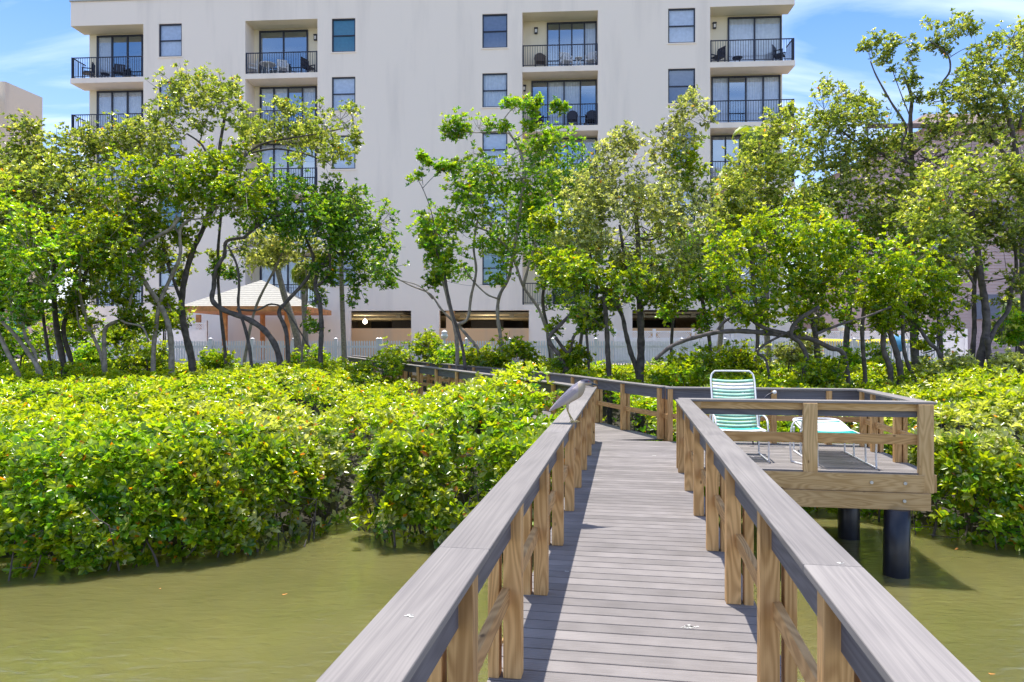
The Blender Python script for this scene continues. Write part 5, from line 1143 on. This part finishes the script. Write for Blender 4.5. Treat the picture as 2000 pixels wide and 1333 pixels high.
    # inner branches
    for _ in range(stems * 3):
        x_ = rr.uniform(x0, x1); y_ = rr.uniform(y0, min(y1, y0 + 9))
        if not inpoly(np.array([x_]), np.array([y_]), poly)[0]: continue
        d_ = float(dist_edge(np.array([x_]), np.array([y_]), edge)[0]); h_ = float(hfun(np.array([x_]), np.array([y_]), np.array([d_]))[0]); p0 = Vector((x_, y_, -.2)); p1 = p0 + Vector((rr.uniform(-.4, .4), rr.uniform(-.4, .4), h_ * rr.uniform(.8, 1.05) + .15)); r_ = rr.uniform(.01, .025)
        W3, R3 = smooth_path([p0, p0.lerp(p1, .5) + Vector((rr.uniform(-.2, .2), rr.uniform(-.2, .2), 0)), p1], [r_, r_ * .8, .005], 4); mb.tube(W3, R3, 5, cap=False)
    for _ in range(stems):     # bare twigs among the leaves
        t_ = rr.uniform(0, L[-1]); i = max(j for j in range(len(L)) if L[j] <= t_); i = min(i, len(E) - 2); q_ = E[i].lerp(E[i + 1], (t_ - L[i]) / (L[i + 1] - L[i])); dr_ = (E[i + 1] - E[i]).normalized(); n_ = Vector((-dr_.y, dr_.x)); o_ = rr.uniform(-.15, 2.5)
        x_, y_ = q_.x + n_.x * o_, q_.y + n_.y * o_; d_ = max(0.0, o_); h_ = float(hfun(np.array([x_]), np.array([y_]), np.array([d_]))[0]); p0 = Vector((x_, y_, h_ * rr.uniform(.3, .9))); p1 = p0 + Vector((rr.uniform(-.45, .45), rr.uniform(-.35, .1), rr.uniform(-.1, .35)))
        mb.tube([p0, p0.lerp(p1, .5) + Vector((0, 0, rr.uniform(-.05, .06))), p1], [.009, .007, .003], 4, cap=False)
    o = mb.build('stems', M['bark'], root); o['kind'] = 'stuff'
    return root
EDL = [(-15, 9.0), (-6.6, 9.55), (-5.6, 9.75), (-4.5, 10.35), (-3.6, 10.85), (-3.2, 11.6), (-3.25, 13.0), (-2.9, 13.5), (-2.5, 13.1), (-2.3, 11.7), (-1.9, 11.15), (-1.1, 11.05), (-.4, 10.7), (.45, 10.3)]
EDC = [(-15, 9.0), (-6.6, 9.55), (-5.6, 9.75), (-4.5, 10.35), (-3.6, 10.85), (-3.0, 11.7), (-2.6, 11.9), (-2.3, 11.6), (-1.9, 11.15), (-1.1, 11.05), (-.4, 10.7), (.45, 10.3)]
PLL = EDC + [(.75, 11.2), (1.05, 12.7), (.55, 14.1), (-.95, 17.3), (-3.9, 22.4), (-6.3, 26.5), (-20, 27.5), (-20, 9)]
def hL(x, y, d):
    h = 1.50 * (1 - np.exp(-d / .42)) + .34 * (1 - np.exp(-d / 3.0)) + .12 * (1 - np.exp(-d / 8)) + .12
    h = h + .62 * np.exp(-(((x - .0) / 1.1) ** 2 + ((y - 13.9) / 1.7) ** 2)) * (d > 0) + .20 / (1 + np.exp((x + 4.2) * 2.2)) * np.clip((y - 13.5) / 2.5, 0, 1) + .12 * np.sin(x * .9 + 1) * np.clip(d / 4, 0, 1)
    return h
thicket('mangrove_thicket', PLL, EDC, hL, 1, 'dense low mass of yellow green mangrove leaves along the water left of the boardwalk', 101, 30000, 10500, ('bright', 'green', 'silver'), 170, notch=lambda x: .55 * np.exp(-((x + 2.75) / .42) ** 2))
EDR = [(2.75, 13.35), (6.0, 12.95), (6.45, 12.5), (6.62, 11.6), (7.2, 10.95), (7.9, 10.65), (9.2, 10.2), (11, 10.0), (16, 9.7)]
PLR = EDR + [(18, 27), (-2.5, 27.5), (-3.3, 25.0), (.5, 20.0), (1.75, 17.4), (2.6, 14.6)]
def hR(x, y, d):
    return 1.45 * (1 - np.exp(-d / .42)) + .42 * (1 - np.exp(-d / 2.0)) + .30 * (1 - np.exp(-d / 6)) + .12 + .05 * np.exp(-((x - 10.5) / 2.2) ** 2) * np.clip(d / 2.5, 0, 1) + .12 * np.sin(x * 1.3) * np.clip(d / 2, 0, 1)
thicket('mangrove_thicket', PLR, EDR, hR, 1, 'dense green mangrove growth behind the side deck and along the water at the right', 202, 23000, 7800, ('bright', 'green', 'silver'), 90)
mb = MB(); W3, R3 = smooth_path([P(752, 1040, 10.75), P(772, 1008, 10.9), P(790, 982, 11.0), P(800, 965, 11.1)], [.022, .02, .016, .01], 3); mb.tube(W3, R3, 6)
tag(mb.build('dead_branch', M['bark_pale']), 'bare pale dead branch leaning out of the mangroves over the water', 'branch')
# ---------------------------------------------------------------- loungers
def DS(s, t, z): return D(s, t, z)
def strap_surface(root, prof, t0, t1, cols, fw=.033, name='strap'):
    """prof: function u(m)->(s,z) along the chair; straps of real width with gaps, one mesh per colour run"""
    Ltot = sum(((Vector(prof[i + 1]) - Vector(prof[i])).length for i in range(len(prof) - 1)))
    def at(u):
        for i in range(len(prof) - 1):
            L = (Vector(prof[i + 1]) - Vector(prof[i])).length
            if u <= L or i == len(prof) - 2: return Vector(prof[i]).lerp(Vector(prof[i + 1]), min(1, u / L))
            u -= L
    pitch = .058; n = int(Ltot / pitch)
    for k in range(n):
        c = cols(k / n, k); a = at(k * pitch + .006); b = at(k * pitch + .006 + .047); mb = MB()
        sag = .018
        m_ = 8
        for i in range(m_):
            f0, f1 = i / m_, (i + 1) / m_; g = lambda f: -sag * math.sin(math.pi * f)
            mb.poly([D(a[0], t0 + (t1 - t0) * f0, a[1] + g(f0)), D(a[0], t0 + (t1 - t0) * f1, a[1] + g(f1)), D(b[0], t0 + (t1 - t0) * f1, b[1] + g(f1)), D(b[0], t0 + (t1 - t0) * f0, b[1] + g(f0))], smooth=True)
        o = mb.build(name, M[c], root, weld=True); md = o.modifiers.new('s', 'SOLIDIFY'); md.thickness = .004
def tube_(root, name, pts, r=.0135, mat='white_metal', sub=5):
    W3, R3 = smooth_path(pts, [r] * len(pts), sub); mb = MB(); mb.tube(W3, R3, 10); return mb.build(name, M[mat], root)
# upright chair
ch = empty('lounge_chair', D(11.3, 1.6, 0)); tag(ch, 'upright poolside lounge chair with green and white straps and a turquoise seat', 'lounge chair')
t0, t1 = 1.29, 1.96
back = [(11.62, .43), (11.98, 1.19)]
strap_surface(ch, back, t0 + .02, t1 - .02, lambda f, k: 'green' if k in (0, 1) or k > 12 else ('white_strap' if k in (11, 12) else 'green'))
seat = [(10.98, .455), (11.58, .435)]
strap_surface(ch, seat, t0 + .02, t1 - .02, lambda f, k: 'white_strap' if k < 4 else 'turq')
tube_(ch, 'backrest_frame', [D(11.60, t0, .40), D(11.80, t0, .82), D(11.98, t0, 1.17), D(12.02, t0 + .05, 1.27), D(12.025, t0 + .13, 1.285), D(12.025, t1 - .13, 1.285), D(12.02, t1 - .05, 1.27), D(11.98, t1, 1.17), D(11.80, t1, .82), D(11.60, t1, .40)], .014)
tube_(ch, 'seat_frame', [D(11.75, t0, .43), D(11.3, t0, .44), D(10.98, t0, .45), D(10.88, t0 + .09, .44), D(10.86, (t0 + t1) / 2, .435), D(10.88, t1 - .09, .44), D(10.98, t1, .45), D(11.3, t1, .44), D(11.75, t1, .43)], .014)
for t in (t0 - .035, t1 + .035):
    tube_(ch, 'arm_leg', [D(11.72, t, .60), D(11.35, t, .64), D(11.05, t, .60), D(10.97, t, .45), D(10.93, t, .2), D(10.93, t, .02)], .0135)
    tube_(ch, 'leg', [D(11.72, t, .60), D(11.74, t, .35), D(11.75, t, .015)], .0135)
    tube_(ch, 'runner', [D(10.92, t, .014), D(11.35, t, .012), D(11.78, t, .014)], .0135)
# flat chaise
c2 = empty('chaise_longue', D(11.4, 2.97, 0)); tag(c2, 'flat poolside chaise longue with white and turquoise straps, right of the upright chair', 'chaise longue')
t0, t1 = 2.62, 3.33
prof = [(10.58, .405), (11.72, .42), (12.32, .50)]
strap_surface(c2, prof, t0 + .02, t1 - .02, lambda f, k: 'white_strap' if k < 3 else ('turq' if f < .52 else ('turq' if k == 27 else 'white_strap')))
tube_(c2, 'seat_frame', [D(11.72, t0, .405), D(11.1, t0, .40), D(10.62, t0, .395), D(10.51, t0 + .09, .39), D(10.49, (t0 + t1) / 2, .39), D(10.51, t1 - .09, .39), D(10.62, t1, .395), D(11.1, t1, .40), D(11.72, t1, .405)], .015)
tube_(c2, 'backrest_frame', [D(11.72, t0, .405), D(12.25, t0, .48), D(12.38, t0 + .1, .50), D(12.40, (t0 + t1) / 2, .50), D(12.38, t1 - .1, .50), D(12.25, t1, .48), D(11.72, t1, .405)], .015)
for t in (t0 - .03, t1 + .03):
    tube_(c2, 'runner', [D(10.60, t, .014), D(11.3, t, .012), D(12.1, t, .014)], .0135)
    for sL in (10.60, 11.05, 11.60, 12.08): tube_(c2, 'leg', [D(sL, t, .02), D(sL + .02, t, .2), D(sL - .01, t * 1, .40)], .0135)
tube_(c2, 'armrest', [D(11.0, t0 - .30, .02), D(11.0, t0 - .31, .3), D(11.02, t0 - .27, .56), D(11.1, t0 - .13, .60), D(11.5, t0 - .05, .42)], .0135)
tube_(c2, 'runner', [D(11.0, t0 - .30, .014), D(10.75, t0 - .18, .013), D(10.6, t0 - .03, .014)], .0135)
# folded black stand with pale knobs
st = empty('folded_stand', D(12.75, 2.1, 0)); tag(st, 'thin black folded stand with pale round knobs leaning on the far rail', 'stand')
for i, (a, b, c_) in enumerate([((12.6, 2.05, .02), (12.66, 1.98, .55), (12.74, 1.90, 1.03)), ((12.6, 2.12, .02), (12.68, 2.16, .5), (12.76, 2.0, .86)), ((12.62, 2.1, .45), (12.7, 2.25, .80), (12.78, 2.42, .9)), ((12.62, 2.1, .40), (12.7, 2.3, .62), (12.74, 2.5, .70))]):
    tube_(st, 'rod', [D(*a), D(*b), D(*c_)], .012, 'rail_black')
for (t, z) in ((1.92, .88), (2.42, .90)):
    mb = MB(); mb.lathe([(.001, -.035), (.028, -.02), (.036, 0), (.028, .02), (.001, .035)], 12, D(12.74, t, z)); mb.build('knob', M['white_metal'], st)
mb = MB(); cc = D(12.68, 2.36, .62)
mb.tube([cc + Vv * (.1 * math.cos(a)) + Vector((0, 0, .09 * math.sin(a))) for a in [i * math.pi / 8 for i in range(17)]], .012, 6); mb.build('wheel', M['rail_black'], st)

# ---------------------------------------------------------------- the heron
def hp(x, y, dz=0):   # point of the bird at its own distance
    return P(x, y, 7.13 + dz)
bird = empty('heron', hp(1120, 827)); tag(bird, 'grey and white heron perched on the left railing, looking toward the right', 'bird')
M['feather'] = None
def feather():
    m, n, l, b = newmat('feather'); setb(b, None, .75, .2); at = n.new('ShaderNodeAttribute'); at.attribute_name = 'plumage'
    t = n.new('ShaderNodeTexCoord'); mp = n.new('ShaderNodeMapping'); mp.inputs['Scale'].default_value = (30, 60, 90); mp.inputs['Rotation'].default_value = (0, R(35), 0); l.new(t.outputs['Object'], mp.inputs[0])
    no = n.new('ShaderNodeTexNoise'); no.inputs['Detail'].default_value = 5; l.new(mp.outputs[0], no.inputs['Vector']); mu = n.new('ShaderNodeMixRGB'); mu.blend_type = 'OVERLAY'; mu.inputs[0].default_value = .35
    l.new(at.outputs['Color'], mu.inputs[1]); l.new(no.outputs[0], mu.inputs[2]); l.new(mu.outputs[0], b.inputs['Base Color'])
    bp = n.new('ShaderNodeBump'); bp.inputs['Strength'].default_value = .4; bp.inputs['Distance'].default_value = .004; l.new(no.outputs[0], bp.inputs['Height']); l.new(bp.outputs[0], b.inputs['Normal']); return m
M['feather'] = feather()
# spine: (px, py, half height m, half width m)
SC = 1.22
sp = [(1076, 801, .004, .012), (1083, 795, .016, .026), (1094, 787, .030, .045), (1106, 779, .043, .060), (1117, 771, .052, .068), (1126, 764, .055, .066), (1132, 757, .046, .054), (1136, 752, .036, .040), (1140, 748.5, .030, .031), (1146, 747.3, .028, .027), (1151, 748.5, .023, .022), (1154.5, 749.8, .013, .012), (1160, 751.2, .0085, .008), (1166, 753, .0055, .005), (1171.5, 755, .0015, .0015)]
pts = [hp(x, y) for x, y, _, _ in sp]
W3, hh = smooth_path(pts, [a[2] * (SC if a[0] < 1140 else 1.08) for a in sp], 4); _, ww = smooth_path(pts, [a[3] * (SC if a[0] < 1140 else 1.08) for a in sp], 4)
mb = MB(); seg = 20; rings = []
for i, p in enumerate(W3):
    d = (W3[min(i + 1, len(W3) - 1)] - W3[max(i - 1, 0)]).normalized(); sd_ = d.cross(Vector((0, 0, 1))).normalized(); up = sd_.cross(d).normalized()
    rings.append([p + sd_ * ww[i] * math.cos(a) + up * hh[i] * math.sin(a) * (1.12 if math.sin(a) < 0 else 1) for a in [2 * math.pi * k / seg for k in range(seg)]])
for i in range(len(rings) - 1):
    for k in range(seg): mb.poly([rings[i][k], rings[i][(k + 1) % seg], rings[i + 1][(k + 1) % seg], rings[i + 1][k]], smooth=True)
mb.poly(rings[0][::-1]); mb.poly(rings[-1])
def blade(pts, hs, ws, offs):   # folded wing laid over the flank
    W_, H_ = smooth_path(pts, hs, 5); rg = []
    for i, p in enumerate(W_):
        d = (W_[min(i + 1, len(W_) - 1)] - W_[max(i - 1, 0)]).normalized(); sd_ = d.cross(Vector((0, 0, 1))).normalized(); up = sd_.cross(d).normalized()
        rg.append([p + sd_ * ws * math.cos(a) * (H_[i] / max(hs)) ** .5 + up * H_[i] * math.sin(a) for a in [2 * math.pi * k / 12 for k in range(12)]])
    for i in range(len(rg) - 1):
        for k in range(12): mb.poly([rg[i][k], rg[i][(k + 1) % 12], rg[i + 1][(k + 1) % 12], rg[i + 1][k]], smooth=True)
    mb.poly(rg[0][::-1]); mb.poly(rg[-1])
blade([hp(1073, 804, -.035), hp(1090, 791, -.055), hp(1107, 779, -.062), hp(1122, 767, -.058), hp(1130, 759, -.04)], [.004, .034, .050, .048, .018], .024, 0)
blade([hp(1073, 803, .035), hp(1090, 790, .055), hp(1107, 777, .062), hp(1122, 766, .058), hp(1130, 758, .04)], [.004, .034, .050, .048, .018], .024, 0)
def leg(dy, fx, fy):
    a = hp(1108, 786, dy); k_ = hp(1108.5, 800, dy); f_ = hp(fx, fy, dy)
    W_, R_ = smooth_path([a, k_, hp(1110, 806, dy), f_], [.020, .011, .0075, .006], 4); mb.tube(W_, R_, 8)
    for (ax_, ay_) in ((.055, -.02), (.05, .028), (.06, .004), (-.03, .0)):
        e = Vector((f_.x + ax_, f_.y + ay_, ZD + CAP + .006)); m_ = f_.lerp(e, .55) + Vector((0, 0, .008)); mb.tube([Vector((f_.x, f_.y, ZD + CAP + .008)) , m_, e], [.006, .005, .003], 6)
leg(-.03, 1117, 826); leg(.03, 1121, 824.5)
body = mb.build('body', M['feather'], bird, weld=True)
me = body.data; rmsh = body.modifiers.new('r', 'REMESH'); rmsh.mode = 'VOXEL'; rmsh.voxel_size = .0035; rmsh.use_smooth_shade = True
dg = bpy.context.evaluated_depsgraph_get(); me2 = bpy.data.meshes.new_from_object(body.evaluated_get(dg)); body.modifiers.clear(); body.data = me2; me2.materials.clear(); me2.materials.append(M['feather'])
cols = []
for v in me2.vertices:
    wv = v.co + Vector(bird.location); x = 1000 + wv.x / wv.y * F; y = 667 + (EYE - wv.z) / wv.y * F
    yy = (EYE - wv.z) / 7.13 * F + 667; xx = 1000 + wv.x / 7.13 * F
    ylin = 801 - (xx - 1076) * .83          # spine height at this place
    if xx > 1155: c = (.05, .07, .09)
    elif yy > 797 and xx > 1096: c = (.42, .34, .16)
    elif xx > 1134 and yy < 745.8: c = (.05, .05, .085)
    elif xx > 1141 and yy < 748: c = (.10, .09, .12)
    elif xx > 1128: c = (.40, .34, .25) if yy > 749 else (.38, .34, .32)
    elif yy < ylin - 7.5: c = (.19, .18, .23)
    elif yy > ylin + 6.5: c = (.45, .40, .33)
    else: c = (.36, .31, .32)
    cols.append((*c, 1))
ca = me2.color_attributes.new(name='plumage', type='FLOAT_COLOR', domain='POINT'); ca.data.foreach_set('color', np.array(cols, dtype=np.float32).ravel())
mb = MB(); e_ = hp(1149.5, 746.5, -.022); mb.lathe([(.001, -.0055), (.0045, -.003), (.0055, 0), (.0045, .003), (.001, .0055)], 10, e_); M['eye'] = plain('eye_red', (.35, .05, .01), .15); mb.build('eye', M['eye'], bird)

# ---------------------------------------------------------------- leaves on the water
M['dead_leaf'] = plain('dead_leaf', (.75, .25, .05), .5)
for (px, py, L_, lb) in ((312, 1152, .11, 'small fallen orange leaf floating on the water at the left'), (1937, 1319, .10, 'fallen orange leaf floating on the water at the bottom right corner'), (1868, 1074, .10, 'fallen orange leaf floating beside the right mangrove leaves'), (556, 1163, .08, 'small brown leaf floating on the water left of the boardwalk')):
    Zp = EYE * F / (py - 667); c_ = Vector(((px - 1000) / F * Zp, Zp, .006)); a_ = px * .7; d_ = Vector((math.cos(a_), math.sin(a_) * .6, 0)); s_ = Vector((-d_.y, d_.x, 0)); mb = MB()
    mb.poly([c_ - d_ * L_ / 2, c_ - d_ * L_ * .1 + s_ * L_ * .2, c_ + d_ * L_ * .3 + s_ * L_ * .16 + Vector((0, 0, .01)), c_ + d_ * L_ / 2 + Vector((0, 0, .014)), c_ + d_ * L_ * .3 - s_ * L_ * .16 + Vector((0, 0, .01)), c_ - d_ * L_ * .1 - s_ * L_ * .2])
    tag(mb.build('floating_leaf', M['dead_leaf']), lb, 'leaf', 'leaves floating on the water')
